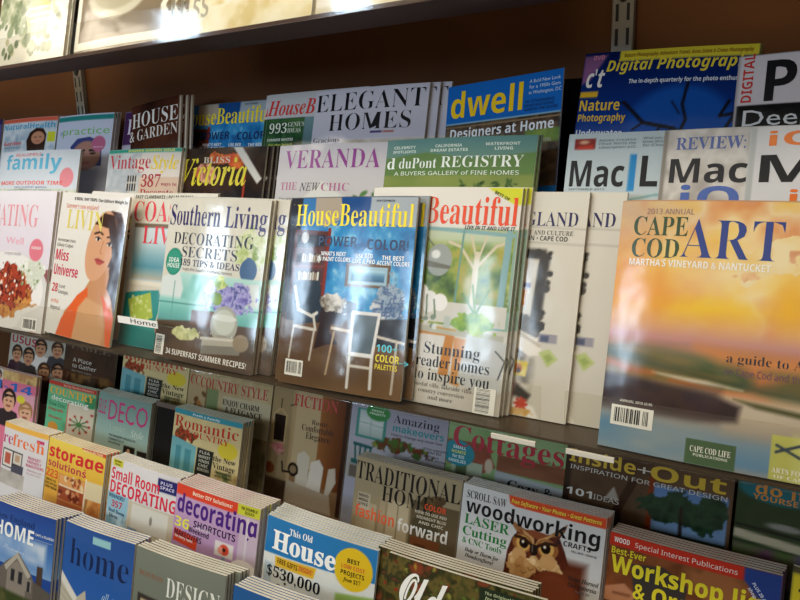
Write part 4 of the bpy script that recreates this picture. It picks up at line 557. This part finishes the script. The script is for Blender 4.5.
magazine('cottage_magazine', 'magazine', 'green cottages magazine with red rounded title and teal disc, under the front tier', 'green cottages', 'r1', -0.078, 0.203, 0.276,
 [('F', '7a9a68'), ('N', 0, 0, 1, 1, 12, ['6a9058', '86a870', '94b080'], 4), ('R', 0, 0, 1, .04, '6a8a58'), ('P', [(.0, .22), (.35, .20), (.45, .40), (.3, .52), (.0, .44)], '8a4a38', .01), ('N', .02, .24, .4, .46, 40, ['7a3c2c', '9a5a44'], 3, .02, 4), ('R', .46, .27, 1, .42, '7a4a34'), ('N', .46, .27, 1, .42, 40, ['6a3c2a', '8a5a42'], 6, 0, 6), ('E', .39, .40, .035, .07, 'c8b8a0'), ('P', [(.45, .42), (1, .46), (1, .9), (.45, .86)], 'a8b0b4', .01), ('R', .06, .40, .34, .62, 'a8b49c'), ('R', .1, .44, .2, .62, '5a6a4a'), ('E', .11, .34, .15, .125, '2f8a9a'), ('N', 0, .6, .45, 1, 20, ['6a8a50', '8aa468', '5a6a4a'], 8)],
 [(M, 'Cottages', .05, .07, .93, .20, 'b', 'a82c3c'), (H_, 'Cozy &', .56, .48, .36, .085, 'b', '24242a'), (H_, 'Compact', .54, .60, .42, .085, 'b', '24242a'), (B_, 'SMALL', .06, .27, .12, .03, 'S', 'd8ecec'), (B_, 'HOMES', .05, .315, .13, .03, 'S', 'd8dc7a'), (B_, 'for BIG', .06, .36, .11, .03, 'S', 'd8ecec'), (B_, 'FAMILIES', .03, .405, .16, .03, 'S', 'd8ecec'), (B_, 'Easy Ideas', .7, .245, .28, .022, 's', '3a5a34')], res=.002, n=2, dx=.002, fit=.6)
PINE = [('G', .57, .26, .98, .95, ['5a7eb0', '7494bc', '8aa4c0']), ('B', .72, .50, .16, .15, 30, ['1f3424', '2c4630', '16281c'], 4, .12), ('B', .90, .45, .1, .14, 30, ['1f3424', '2c4630', '16281c'], 6, .12), ('L', [(.74, .85), (.73, .45)], .02, '2a2018'), ('R', .57, .72, .98, 1, '24362a')]
magazine('design_magazine', 'magazine', 'brown design magazine with yellow title and pine trees against blue sky, under the front tier', 'pine-tree design', 'r1', 0.122, 0.232, 0.275,
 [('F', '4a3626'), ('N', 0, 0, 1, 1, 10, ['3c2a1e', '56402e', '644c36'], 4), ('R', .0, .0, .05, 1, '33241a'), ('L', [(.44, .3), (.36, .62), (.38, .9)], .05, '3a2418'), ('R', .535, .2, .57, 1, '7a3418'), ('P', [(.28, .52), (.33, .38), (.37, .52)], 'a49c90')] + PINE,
 [(M, 'Inside', .03, .075, .42, .14, 'S', 'c8a838'), (M, '+', .46, .10, .08, .1, 'S', 'c8c0b0'), (M, 'Out', .54, .075, .42, .15, 'S', 'c8a838'), (B_, 'INSPIRATION FOR GREAT DESIGN', .04, .245, .93, .045, 's', 'c8c4bc'), (H_, '101', .03, .49, .17, .075, 'S', 'cfcac0'), (H_, 'IDEAS', .21, .505, .16, .055, 's', 'bcb8b0')], res=.002, fit=.5)
magazine('project_magazine', 'magazine', 'dark green project magazine with teal blob and orange words, under the front tier', 'teal-blob project', 'r1', 0.358, 0.21, 0.283,
 [('F', '24301f'), ('N', 0, 0, 1, 1, 16, ['1c2818', '2f3e26', '3c4a30'], 4), ('E', .24, .14, .24, .13, '1f6a74', .02), ('P', [(0, .55), (.8, .62), (.8, .70), (.0, .63)], 'b8b094', .01), ('P', [(.0, .50), (1, .54), (1, .57), (0, .52)], '16180f'), ('N', .0, .68, 1, 1, 24, ['3c4a2c', '5a6a3c', '6a4a5a'], 6), ('E', .28, .46, .10, .03, '8a8a84'), ('E', .52, .72, .16, .10, '5a5478', .02), ('R', .44, .95, .8, 1.0, 'd8c42c')],
 [(M, 'do it', .10, .095, .28, .10, 'S', 'c8843c'), (M, 'YOURSELF', .09, .20, .32, .05, 'S', 'c8843c'), (H_, 'Lawn', .46, .26, .6, .22, 'b', 'd0ccc4'), (B_, 'Ideas for outdoors', .46, .52, .45, .03, 's', 'b4b0a8'), (H_, '49', .46, .86, .2, .07, 'S', '24241c')], res=.0025, fit=.5)
magazine('project_magazine', 'magazine', 'yellow-stickered tips magazine at the right edge beside the red-topped workshop magazine', 'yellow-stickered tips', 'r2', .432, .2, .27,
 [('F', '3a3a24'), ('N', 0, 0, 1, 1, 20, ['34341f', '4a4a2c', '5a4a34'], 4), ('R', .0, .03, .42, .22, 'dcc62c')], [(H_, '49', .04, .05, .24, .07, 'S', '24241c'), (B_, 'TIPS', .05, .15, .18, .04, 'S', '24241c')], res=.003, dy=.004)

# ------------------------------------------------------------------ lower rack, second tier
magazine('teen_magazine', 'magazine', 'pink teen magazine with blue title and three girls on it', 'pink teen', 'r2', -1.335, .19, .266,
 [('F', 'd8708c'), ('R', 0, 0, 1, .16, 'd8b060'), ('N', 0, 0, 1, .17, 30, ['8a6a4a', 'd8b878', 'b88a5c'], 3), ('R', .05, .0, .25, .26, 'd0ccc8'), ('N', 0, .34, 1, 1, 10, ['c8608a', 'e088a4', 'd8a0b0'], 4)] + PERS(.10, .62, .15, '8a6a3c', 'd8a888', 'b84a5c') + PERS(.46, .52, .19, '1f1614', 'd8a484', '2a2026') + PERS(.84, .66, .17, 'a07850', 'd8a888', '7a3c3c') + PERS(.15, .12, .09, '1a1614', 'c08c70') + [('E', .72, .46, .09, .07, 'd8cc3c')],
 [(M, 'J-14', .10, .20, .84, .15, 'S', '2a62b0')], n=2, dx=.003, res=.002, fit=.5)
magazine('craft_magazine', 'magazine', 'green and red country decorating magazine with yellow title beside the pink teen magazine', 'yellow-titled country', 'r2', -1.095, .180, .27,
 [('F', '5fae84'), ('R', 0, 0, 1, .075, 'b8382c'), ('R', .0, .075, 1, .24, '6ab488'), ('R', .48, .30, 1, 1, 'cfc4b0'), ('L', [(.49, .31), (.49, 1)], .02, 'c86a58')] + [o for k in range(9) for o in [('L', [(.74, .62), (.74 + .17 * math.cos(k * .7), .62 + .12 * math.sin(k * .7))], .016, '3f6a3c'), ('E', .74 + .19 * math.cos(k * .7), .62 + .135 * math.sin(k * .7), .025, .02, 'a83a34')]] + [('E', .74, .62, .05, .04, '4a7a44'), ('E', .96, .42, .03, .02, 'a83a34'), ('E', .93, .22, .12, .1, '3f8a5c'), ('E', .9, .9, .06, .05, '4a7a44'), ('E', .2, .78, .12, .09, 'c88a34')],
 [(M, 'COUNTRY', .05, .10, .93, .115, 'b', 'dca83c'), (M, 'decorating', .10, .235, .78, .085, 'p', 'ece8e0'), (H_, 'Slow Chic', .04, .36, .40, .06, 's', '2a5a3c'), (H_, 'living with', .05, .45, .35, .05, 'b', 'a83a34'), (H_, 'treasures', .08, .58, .30, .05, 'b', 'a83a34'), (B_, 'Spring Garden Kitchens', .35, .02, .6, .03, 'S', 'e0b0a0')], n=2, dx=.004, res=.002, fit=.5)
magazine('decor_magazine', 'magazine', 'teal-grey decor magazine with thin magenta capital title in the second lower tier', 'magenta-titled decor', 'r2', -0.905, 0.175, 0.272,
 [('F', '8ea89e'), ('G', 0, 0, 1, 1, ['74938c', '8eaaa2', 'a4b8ae', 'aebcb0']), ('R', .60, .56, .80, .76, '241c1c'), ('E', .69, .62, .03, .03, 'c89a78'), ('P', [(.64, .76), (.66, .67), (.72, .67), (.75, .76)], '4a4444'), ('R', .84, .58, 1, .76, '2a2424')],
 [(M, 'DECO', .24, .07, .72, .235, 'p', 'b83a74'), (M, 'ELLE', .02, .09, .16, .17, 'p', 'b83a74'), (H_, 'Country', .30, .34, .3, .075, 'b', 'a8bcb0', {'off': -.012}), (H_, 'Style', .70, .36, .22, .08, 'k', 'b8c8bc'), (B_, 'THE MODERN HOUSES OF', .30, .47, .5, .026, 'S', '2c3a38'), (B_, 'CONNECTICUT', .30, .515, .3, .026, 'S', '2c3a38'), (B_, 'AND BEYOND', .30, .555, .24, .026, 'S', '2c3a38')], n=5, dx=-.0012, res=.002, curl=0, fit=.65)
ho = empty('magazine_holder', (-.724, .083, -.4255), 'black plastic magazine holder standing right of the magenta-titled decor magazine', 'magazine holder'); ho.rotation_euler = (-TH, 0, 0)
blackp = noise_mat('black_plastic', '120e0b', '181310', 30, .8, spec=.15)
boxes('body', [(0, .060, .012, .016, 0, .268), (0, .004, .016, .024, 0, .268), (.056, .060, .016, .024, 0, .268), (0, .060, .024, .028, 0, .268), (0, .06, .012, .028, 0, .003)], blackp, ho)
boxes('rim', [(-.003, .063, .009, .012, .262, .272)], noise_mat('brown_rim', '5a4636', '4a382a', 30, .5), ho)
magazine('country_magazine', 'magazine', 'country magazine with turquoise top band, red serif title and yellow disc', 'turquoise-banded country', 'r2', -.659, .188, .278, country(1), COTXT, n=5, dx=.0012, res=.0016, fit=.5)
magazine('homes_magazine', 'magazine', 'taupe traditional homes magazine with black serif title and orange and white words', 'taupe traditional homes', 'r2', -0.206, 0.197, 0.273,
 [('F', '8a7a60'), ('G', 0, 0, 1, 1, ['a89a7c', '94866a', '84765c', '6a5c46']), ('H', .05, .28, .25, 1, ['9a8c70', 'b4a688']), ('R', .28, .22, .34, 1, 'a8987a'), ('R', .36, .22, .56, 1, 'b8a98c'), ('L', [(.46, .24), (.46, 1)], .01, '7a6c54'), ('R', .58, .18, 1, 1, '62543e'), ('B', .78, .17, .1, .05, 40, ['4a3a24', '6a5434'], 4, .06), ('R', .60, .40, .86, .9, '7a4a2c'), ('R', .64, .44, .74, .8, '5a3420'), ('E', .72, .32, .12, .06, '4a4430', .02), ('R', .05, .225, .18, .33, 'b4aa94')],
 [(M, 'TRADITIONAL', .01, .028, .985, .115, 't', '1c1814'), (M, 'HOME', .29, .145, .48, .095, 't', '1c1814'), (H_, 'fashion', .035, .310, .40, .075, 'S', 'd8603c'), (H_, 'forward', .47, .320, .45, .075, 'S', 'd4d2cc'), (H_, 'COLOR', .70, .185, .19, .035, 'S', 'd8502c'), (B_, 'HOW TO USE RED', .62, .235, .28, .018, 'S', 'c8c0ac'), (B_, 'MIDNIGHT BLUE', .64, .265, .26, .018, 'S', 'c8c0ac'), (B_, 'AND CHIC', .66, .295, .22, .018, 'S', 'c8c0ac'), (B_, 'MIXED', .06, .235, .1, .018, 'S', '4a4234'), (B_, 'MEDIA', .06, .262, .1, .018, 'S', '4a4234'), (B_, 'STYLE', .06, .289, .1, .018, 'S', '4a4234')], n=4, dx=.001, res=.0016, fit=0.93)
OWL = [('P', [(.36, .14), (.44, .165), (.55, .205), (.66, .175), (.76, .09), (.75, .13), (.72, .18), (.76, .25), (.80, .34), (.86, .46), (.92, .60), (.96, 1), (.30, 1), (.36, .5), (.375, .33), (.40, .25), (.43, .21), (.40, .17)], '55271a', .003),
 ('N', .42, .30, .9, 1, 34, ['42190f', '5c2a1a', '6c3a26'], 5, .06), ('P', [(.36, .14), (.44, .165), (.54, .22), (.50, .225), (.42, .20)], '9a6a3c', .003), ('P', [(.76, .09), (.72, .165), (.60, .215), (.57, .21), (.66, .17)], '9a6a3c', .003), ('P', [(.44, .19), (.55, .17), (.66, .18), (.62, .24), (.56, .215), (.48, .24)], '8a4a2c', .006), ('P', [(.46, .18), (.55, .22), (.56, .28), (.53, .27)], 'c89a64', .003), ('P', [(.68, .165), (.58, .22), (.55, .28), (.585, .265)], 'c89a64', .003),
 ('E', .475, .265, .07, .055, '9a6236', .004), ('E', .645, .262, .075, .057, '9a6236', .004), ('E', .48, .265, .048, .045, 'd8a85c', .003), ('E', .64, .262, .05, .046, 'd8a85c', .003), ('E', .485, .262, .032, .032, '20140e'), ('E', .635, .26, .033, .033, '20140e'), ('E', .478, .256, .009, .009, 'e8dcc8'), ('E', .628, .254, .009, .009, 'e8dcc8'), ('L', [(.42, .235), (.49, .235), (.54, .265)], .02, '3a2014'), ('L', [(.70, .225), (.63, .228), (.58, .262)], .02, '3a2014'), ('P', [(.53, .255), (.58, .255), (.585, .30), (.558, .335), (.53, .30)], '241a16', .003), ('L', [(.545, .265), (.548, .30)], .008, '6a5a4c'), ('B', .56, .365, .15, .045, 46, ['d8b07c', 'e8c898', 'b88a54'], 4, .05), ('E', .46, .34, .05, .045, 'c89a64', .006), ('E', .66, .335, .055, .045, 'c89a64', .006), ('B', .47, .42, .09, .06, 40, ['d0a46c', 'b07c48'], 7, .05)] + \
 [('L', [(.44 + .045 * i, .40 + .03 * (i % 2)), (.455 + .045 * i, .415 + .03 * (i % 2)), (.475 + .045 * i, .40 + .03 * (i % 2))], .007, '8a5c30') for i in range(6)] + [('E', .72, .50, .16, .12, '7a3c26', .006), ('E', .72, .50, .13, .095, '84452c', .02), ('L', [(.40, .55), (.44, .8)], .02, '3a2014'), ('P', [(.50, .5), (.6, .56), (.62, 1), (.5, 1)], '6a3422', .01)]
magazine('woodworking_magazine', 'magazine', 'white woodworking magazine with a carved wooden owl on its cover', 'carved-owl woodworking', 'r2', -.007, .218, .272, [('F', 'd2d2d0'), ('G', 0, 0, 1, 1, ['d8d8d8', 'cccccc', 'bcbcbc']), ('P', [(.345, .0), (1, .0), (1, .062), (.40, .062), (.36, .05)], 'd8502c', .002)] + OWL,
 [(M, 'SCROLL SAW', .035, .035, .30, .048, 'b', '1c1c1e', {'off': -.006}), (M, 'woodworking', .035, .085, .935, .088, 'S', '17171a'), (M, '& CRAFTS', .70, .185, .22, .030, 'S', '1c1c1e'), (B_, 'Free Software \u2022 Your Photos \u2022 Great Patterns', .37, .020, .60, .024, 'K', 'ecd84c'), (H_, 'LASER', .035, .185, .34, .060, 'b', '2a7a3c'), (H_, 'Cutting', .03, .262, .335, .056, 'b', '2a7a3c'), (H_, '& CNC Tools', .035, .333, .30, .036, 'b', '2a7a3c'), (B_, 'Help or Harm for', .06, .395, .26, .024, 'k', '2c2c2e'), (B_, 'Handcrafters?', .065, .43, .22, .024, 'k', '2c2c2e'), (B_, 'Great Horned', .80, .375, .19, .026, 'k', '2c2c2e'), (B_, 'Owl Intarsia', .80, .412, .18, .026, 'k', '2c2c2e'), (B_, 'PAGE 20', .85, .45, .09, .014, 'S', '5a5a5c'), (B_, 'FALL 2013 \u2022 ISSUE 52', .80, .228, .16, .012, 'S', '4a4a4c')], n=5, dx=.0008, res=.0012, fit=.87)
magazine('workshop_magazine', 'magazine', 'red-topped workshop magazine with thick yellow title in the second lower tier', 'red-topped workshop', 'r2', .217, .206, .257,
 [('F', '7a4222'), ('N', 0, 0, 1, 1, 14, ['5c3018', '8a4e2a', '6c3a1e', '9a6038'], 4), ('R', 0, 0, 1, .095, 'c8301f'), ('P', [(.80, .0), (1, .0), (1, .3), (.97, .3), (.80, .09)], '24408a'), ('P', [(.15, .2), (.35, .16), (.50, .25), (.48, .5), (.2, .5)], '3a3430', .01), ('P', [(.0, .42), (.12, .36), (.2, .42), (.16, .56), (.0, .6)], 'b87c58', .008), ('L', [(.06, .45), (.16, .44)], .02, '8a5638'), ('R', 0, .52, 1, 1, '4a2c1a')],
 [(B_, 'WOOD', .03, .03, .10, .038, 'S', 'ece8e0'), (B_, 'Special Interest Publications', .165, .035, .60, .036, 's', 'e8d8cc'), (H_, 'Best-Ever', .02, .105, .22, .05, 'S', 'dccc2c'), (M, 'Workshop Jigs', .025, .168, .95, .125, 'S', 'dccc2c', {'off': .012}), (M, '& Organizers', .18, .325, .8, .12, 'S', 'dccc2c', {'off': .012}), (B_, 'PLUS 20 ALL-NEW', .86, .09, .2, .022, 'S', 'd0d8ec', {'rot': -52}), (B_, 'shop tips', .84, .13, .12, .022, 'S', 'd0d8ec', {'rot': -52})], n=5, dx=.0004, th=.0048, res=.0018, fit=.68)

# ------------------------------------------------------------------ lower rack, third tier
magazine('makeover_magazine', 'magazine', 'white makeover magazine with thin orange lowercase title in the third lower tier', 'thin-orange-titled makeover', 'r3', -1.058, .164, .272,
 [('F', 'd8d4d4'), ('R', 0, 0, 1, .085, 'e8b04c'), ('R', .78, .13, .93, .18, 'c83a6a'), ('R', .03, .42, .52, .72, '3a3634'), ('R', .05, .44, .28, .70, 'e0dcd4'), ('R', .09, .48, .24, .66, 'b85a48'), ('R', .31, .44, .50, .62, 'd4ccc0'), ('R', .35, .47, .46, .58, 'b8987c'), ('P', [(.28, .66), (.56, .62), (.56, .78), (.28, .8)], '4a4a58', .01), ('N', .0, .76, .6, 1, 20, ['9a948c', 'c8c0b8'], 3)],
 [(M, 're', .0, .145, .25, .19, 't', 'b83a74'), (M, 'fresh', .255, .145, .69, .19, 't', 'e0703c'), (H_, 'BUDGET-', .64, .42, .28, .045, 'S', 'c04a74'), (H_, 'FRIENDLY', .63, .48, .29, .045, 'S', 'c04a74'), (H_, 'MAKEOVERS', .61, .54, .36, .045, 'S', 'c04a74'), (B_, 'affordable style', .64, .62, .3, .03, 's', 'b88a9a'), (B_, 'for every room', .64, .67, .28, .03, 's', 'b88a9a')], n=5, dx=.002, res=.0018, fit=.48)
magazine('storage_magazine', 'magazine', 'yellow-orange storage magazine with fat red title in the third lower tier', 'fat-red-titled storage', 'r3', -.891, .186, .27,
 [('F', 'e0b83c'), ('G', 0, 0, 1, 1, ['e8cc58', 'dca838', 'd89a40']), ('P', [(.62, .0), (1, .0), (1, .05), (.62, .02)], 'c8402c'), ('R', .27, .44, 1, 1, 'c07c44'), ('R', .28, .45, .72, .58, 'd89a5c'), ('X', .32, .46, .70, .56, 12, .04, ['b8482c', 'e0c89c', '8a4a2c'], 4), ('R', .28, .61, .72, .78, '9a4a2c'), ('X', .30, .63, .70, .76, 16, .035, ['6a2c1c', 'c87a4c', 'd8a878'], 6), ('R', .28, .80, .72, 1, 'b06034'), ('R', .75, .42, 1, .66, 'd8c8a0'), ('N', .74, .66, 1, 1, 30, ['b06a34', 'd8a05c', '6a3a20'], 3), ('R', .73, .4, .75, 1, 'ece0c8'), ('R', .28, .585, .72, .605, 'e8d8b8')],
 [(M, 'storage', .03, .085, .95, .17, 'S', 'c82c30', {'off': .01}), (M, 'solutions', .03, .29, .70, .10, 'S', 'b03048'), (H_, '223', .0, .43, .25, .11, 'S', 'd0502c'), (B_, 'WAYS TO', .02, .57, .2, .035, 'S', '4a3a14'), (B_, 'DECLUTTER', .01, .62, .24, .035, 'S', '4a3a14'), (B_, 'EVERY ROOM', .01, .67, .24, .035, 'S', '4a3a14'), (B_, 'BONUS SECTION', .65, .012, .3, .028, 'S', 'f0d8b0')], n=5, dx=.002, res=.0018, fit=.53)
magazine('decorating_magazine', 'magazine', 'small-room decorating magazine with two-line red title in the third lower tier', 'two-line-red small-room', 'r3', -.698, .194, .266,
 [('F', 'd8d4d4'), ('N', 0, 0, 1, 1, 8, ['d0ccd0', 'e0dcdc'], 3), ('P', [(.03, .01), (.20, .01), (.20, .09), (.03, .09)], 'ccc43c'), ('R', .72, .06, 1, .21, '2a2c6a'), ('R', .0, .40, .34, 1, '94bccc'), ('N', .0, .62, .34, 1, 20, ['7aa8bc', 'b8d0d8', '5a8aa0'], 4), ('R', .34, .42, 1, 1, 'c8bca4'), ('R', .40, .44, .9, .72, 'd8d4c8'), ('E', .68, .57, .02, .05, '8a8478'), ('R', .36, .72, .52, .9, '7a90a0'), ('N', .5, .72, 1, 1, 20, ['b0a488', 'd0c8b4'], 6)],
 [(M, 'Small Room', .03, .11, .72, .135, 'S', 'd02c44'), (M, 'DECORATING', .03, .262, .95, .145, 'S', 'd02c44'), (H_, 'WINNERS!', .02, .42, .26, .045, 'S', '2a5a7a'), (H_, '357', .08, .49, .17, .075, 'S', 'c02c44'), (B_, 'Real Room', .04, .59, .26, .042, 'b', '2a4a6a'), (B_, 'Ideas', .06, .65, .14, .042, 'b', '2a4a6a'), (B_, 'PLUS', .76, .09, .15, .035, 'S', 'c8c4e0'), (B_, 'SPACE', .76, .14, .18, .035, 'S', 'c8c4e0'), (B_, 'Double', .06, .02, .11, .022, 'S', '3a3a14'), (B_, 'Issue', .07, .055, .09, .022, 'S', '3a3a14')], dy=.008, n=5, dx=.0015, res=.0018, fit=.6)
magazine('decorating_magazine', 'magazine', 'lilac shortcuts magazine with fat purple lowercase title and red band in the third lower tier', 'fat-purple-titled lilac', 'r3', -.502, .198, .264,
 [('F', 'b894b8'), ('G', 0, .08, 1, 1, ['c0a0c4', 'b48cb4', 'a67ca4']), ('R', 0, 0, .76, .095, 'd8442c'), ('R', .76, .0, 1, .09, 'c8c83c'), ('R', .80, .1, 1, .9, 'c8b4c4'), ('R', .87, .1, .89, .9, 'd8ccd4'), ('R', .55, .36, .76, .48, 'e0d8d4'), ('E', .66, .42, .055, .045, 'd8503c'), ('E', .62, .43, .03, .03, 'e8907c'), ('E', .66, .42, .02, .017, '4a2a1c'), ('R', .64, .48, .68, .56, '7a8a9a'), ('P', [(.02, .39), (.34, .41), (.33, .52), (.02, .50)], 'd8482c'), ('E', .88, .53, .14, .08, 'ece4dc')],
 [(M, 'decorating', .03, .085, .95, .155, 'S', '4a2378', {'off': .008}), (M, 'SHORTCUTS', .27, .268, .50, .058, 'S', '2c1c40'), (H_, '36', .02, .285, .20, .085, 'S', 'dcd84c'), (H_, 'Weekend', .21, .335, .26, .045, 'S', '2c1c34'), (H_, 'MAKEOVERS', .03, .395, .36, .05, 'S', '2c1c34'), (B_, 'easy updates', .30, .30, .2, .03, 'c', 'f0e4f0'), (B_, 'for every room', .04, .44, .24, .026, 'S', 'ece0d8'), (B_, '50 DOABLE', .80, .018, .17, .024, 'S', '4a4a14'), (B_, 'IDEAS', .84, .05, .1, .024, 'S', '4a4a14'), (B_, 'Better DIY Solutions!', .22, .03, .48, .032, 'S', 'f0d8c0'), (B_, 'WE LOVE', .82, .51, .13, .018, 'S', 'c8402c'), (B_, '5 favorites', .82, .535, .13, .018, 'S', 'c8402c')], n=8, dx=.0005, res=.0016, fit=.75)
magazine('renovation_magazine', 'magazine', 'renovation magazine with a blue band, white slab title and yellow disc', 'yellow-disc renovation', 'r3', -0.288, 0.213, 0.261,
 [('F', 'dcdcd4'), ('N', 0, .2, 1, 1, 12, ['d4d8d4', 'e2e2da', 'c4ccd0'], 3), ('P', [(0, 0), (1, 0), (1, .21), (0, .25)], '2a78b4', .002), ('P', [(.12, .255), (.52, .235), (.50, .31), (.13, .32)], 'e0b434', .003), ('E', .82, .165, .155, .135, 'e0bc24', .002), ('P', [(.70, .34), (1, .3), (1, .7), (.7, .7)], '94b45c', .02), ('N', .6, .5, 1, 1, 20, ['8aa858', 'b0c078', '6a8a4c'], 5, .04), ('R', .02, .31, .1, .6, 'b8c8d0', .01)],
 [(M, 'House', .08, .085, .60, .125, 'b', 'f0f0ec', {'off': .014}), (M, 'This Old', .24, .040, .22, .042, 'b', 'f0f0ec'), (B_, 'FREE GIFTS', .15, .262, .20, .034, 'S', '5a3c14'), (B_, 'INSIDE!', .36, .256, .13, .034, 'S', 'd0502c'), (H_, '$530,000', .05, .325, .52, .070, 'k', '1c1c1e'), (H_, 'giveaway!', .14, .405, .58, .080, 'k', '1c1c1e'), (B_, 'BEST', .82, .10, .10, .028, 'S', '3a3014', {'al': 'c'}), (B_, 'LOW COST', .82, .140, .19, .028, 'S', 'd0702c', {'al': 'c'}), (B_, 'PROJECTS', .82, .180, .19, .028, 'S', '3a3014', {'al': 'c'}), (B_, 'from $17', .82, .222, .14, .026, 'k', '3a3014', {'al': 'c'})], n=8, dx=-.0006, res=.0015, bow=.006, fit=0.88)
OLDART = [('F', '3a3a20'), ('N', 0, 0, 1, 1, 40, ['24260f', '4a4a24', '6a5a2c', '2c3018', '7a3c24'], 4), ('X', .05, .02, .95, .6, 90, .014, ['8a3a24', 'a8802c', '5a6a2c', '8a8a3c', '6a2c1c'], 5), ('R', .62, .04, .96, .26, '24301f')]
magazine('renovation_magazine', 'magazine', 'leafy dark magazine with large white brush-script title in the third lower tier', 'brush-script leafy', 'r3', -0.052, 0.235, 0.264, OLDART,
 [(M, 'Old', .10, .085, .32, .29, 'c', 'ecebe4', {'off': .014}), (M, 'House', .47, .13, .66, .30, 'c', 'ecebe4', {'off': .014}), (H_, 'heat', .1, .42, .3, .09, 'S', 'd8c83c'), (B_, 'The Original Magazine', .65, .065, .28, .024, 'K', 'a8b48a'), (B_, 'for Simple Houses', .65, .105, .26, .024, 'K', 'a8b48a'), (B_, 'and Gardens', .65, .145, .18, .024, 'K', 'a8b48a')], tilt=1.2, n=6, dxs=[-.0225, -.021, -.019, -.022, -.020], res=.0018, fit=0.62)
# ------------------------------------------------------------------ lower rack, front tier
HOUSE = [('G', 0, 0, 1, .6, ['22448c', '2a549c', '4a78b4', '7a9cc4']), ('N', .1, .28, .9, .5, 10, ['3a68ac', '7a9cc8', 'c0ccd8'], 4, .06), ('P', [(.12, 1), (.18, .70), (.34, .56), (.52, .44), (.70, .58), (.80, .70), (.86, 1)], '6a6058', .006), ('P', [(.30, .62), (.50, .44), (.72, .62), (.68, .66), (.50, .50), (.34, .66)], 'b0a898', .006), ('P', [(.36, .64), (.50, .52), (.66, .64), (.66, .88), (.36, .88)], '8a8074', .006), ('R', .42, .62, .48, .74, '2c2c30'), ('R', .54, .62, .60, .74, '2c2c30'), ('R', .66, .66, .74, .78, '8a8478'), ('R', .68, .68, .72, .78, '2a2a2e'), ('R', .80, .50, .88, .72, '4a3c34'), ('R', .12, .46, .19, .62, '4a3c34'), ('B', .10, .82, .16, .2, 20, ['4a4a24', '6a6030', '2c3018'], 6, .1), ('N', 0, .85, 1, 1, 20, ['3a4424', '5a5a34', '2c3020'], 7, .03), ('P', [(.76, .66), (1, .72), (1, 1), (.78, 1)], '5a544c', .006)]
magazine('architecture_magazine', 'magazine', 'blue-sky magazine with a grey gabled house and white capital title', 'gabled-house blue', 'r4', -0.905, 0.21, 0.256, [('F', '24468c')] + HOUSE,
 [(B_, 'New England', .10, .095, .62, .065, 'b', '16285a', {'off': -.012}), (M, 'HOME', .10, .18, .62, .145, 'S', 'e6e6e2'), (H_, 'Summer', .26, .40, .34, .045, 'c', 'b8c8dc'), (B_, 'CAPE & ISLANDS', .74, .19, .25, .022, 'S', 'd8dce0'), (B_, '\u2014\u2014\u2014\u2014', .74, .23, .24, .03, 'S', 'b8bcc4')], tilt=2.6, n=8, dx=.003, res=.0016, fit=0.72)
magazine('architecture_magazine', 'magazine', 'deep blue home magazine with dark lowercase title and tilted white house', 'tilted-white-house blue', 'r4', -0.666, 0.19, 0.272,
 [('F', '28569c'), ('G', 0, 0, 1, 1, ['2a5294', '2c5ca4', '3468ac']), ('R', .45, .045, .70, .105, '94c4c8'), ('P', [(0, .42), (.28, .58), (.40, .50), (.44, .66), (.56, .76), (.56, 1), (0, 1)], 'b8b09c', .004), ('P', [(.0, .42), (.28, .58), (.26, .64), (0, .50)], 'd8d4c8', .004)] + [('L', [(0, .54 + .06 * i), (.46, .74 + .05 * i)], .006, '8a8474') for i in range(8)],
 [(M, 'home', .12, .115, .83, .215, 't', '16264c', {'off': -.004}), (H_, 'all-out', .64, .46, .24, .065, 'i', 'a8c4dc'), (H_, 'GLAMOUR', .56, .54, .42, .055, 's', 'b0c8dc')], tilt=2.6, n=6, dx=.0006, res=.0016, fit=0.76)
magazine('design_magazine', 'magazine', 'sage-grey design magazine with pale capital title in the front lower tier', 'sage-grey design', 'r4', -.471, .204, .281,
 [('F', '74796c'), ('G', 0, 0, 1, 1, ['7a7f72', '6e7366', '666a5e']), ('R', .06, .30, .34, 1, '3a3430'), ('R', .1, .33, .3, 1, 'b09c7c'), ('R', .36, .42, 1, 1, '86806c'), ('R', .44, .48, .6, .8, '5a5444')],
 [(B_, 'BOSTON', .06, .145, .30, .035, 'b', '8a5a44', {'off': -.01}), (M, 'DESIGN', .40, .13, .56, .125, 't', 'dcdcd0')], tilt=2.6, n=6, dxs=[.001, .002, .012, .014, .016], res=.0018, fit=.85)
magazine('design_magazine', 'magazine', 'plain blue magazine half out of view beside the sage-grey design magazine', 'plain blue front-tier', 'r4', -.250, .21, .283, [('F', '2a5a94'), ('G', 0, 0, 1, 1, ['2a5a94', '35689c', '4a7cac'])], [(M, 'HOMES', .1, .12, .8, .12, 't', 'c8d4e0')], tilt=2.6, n=6, dx=.001, res=.003)
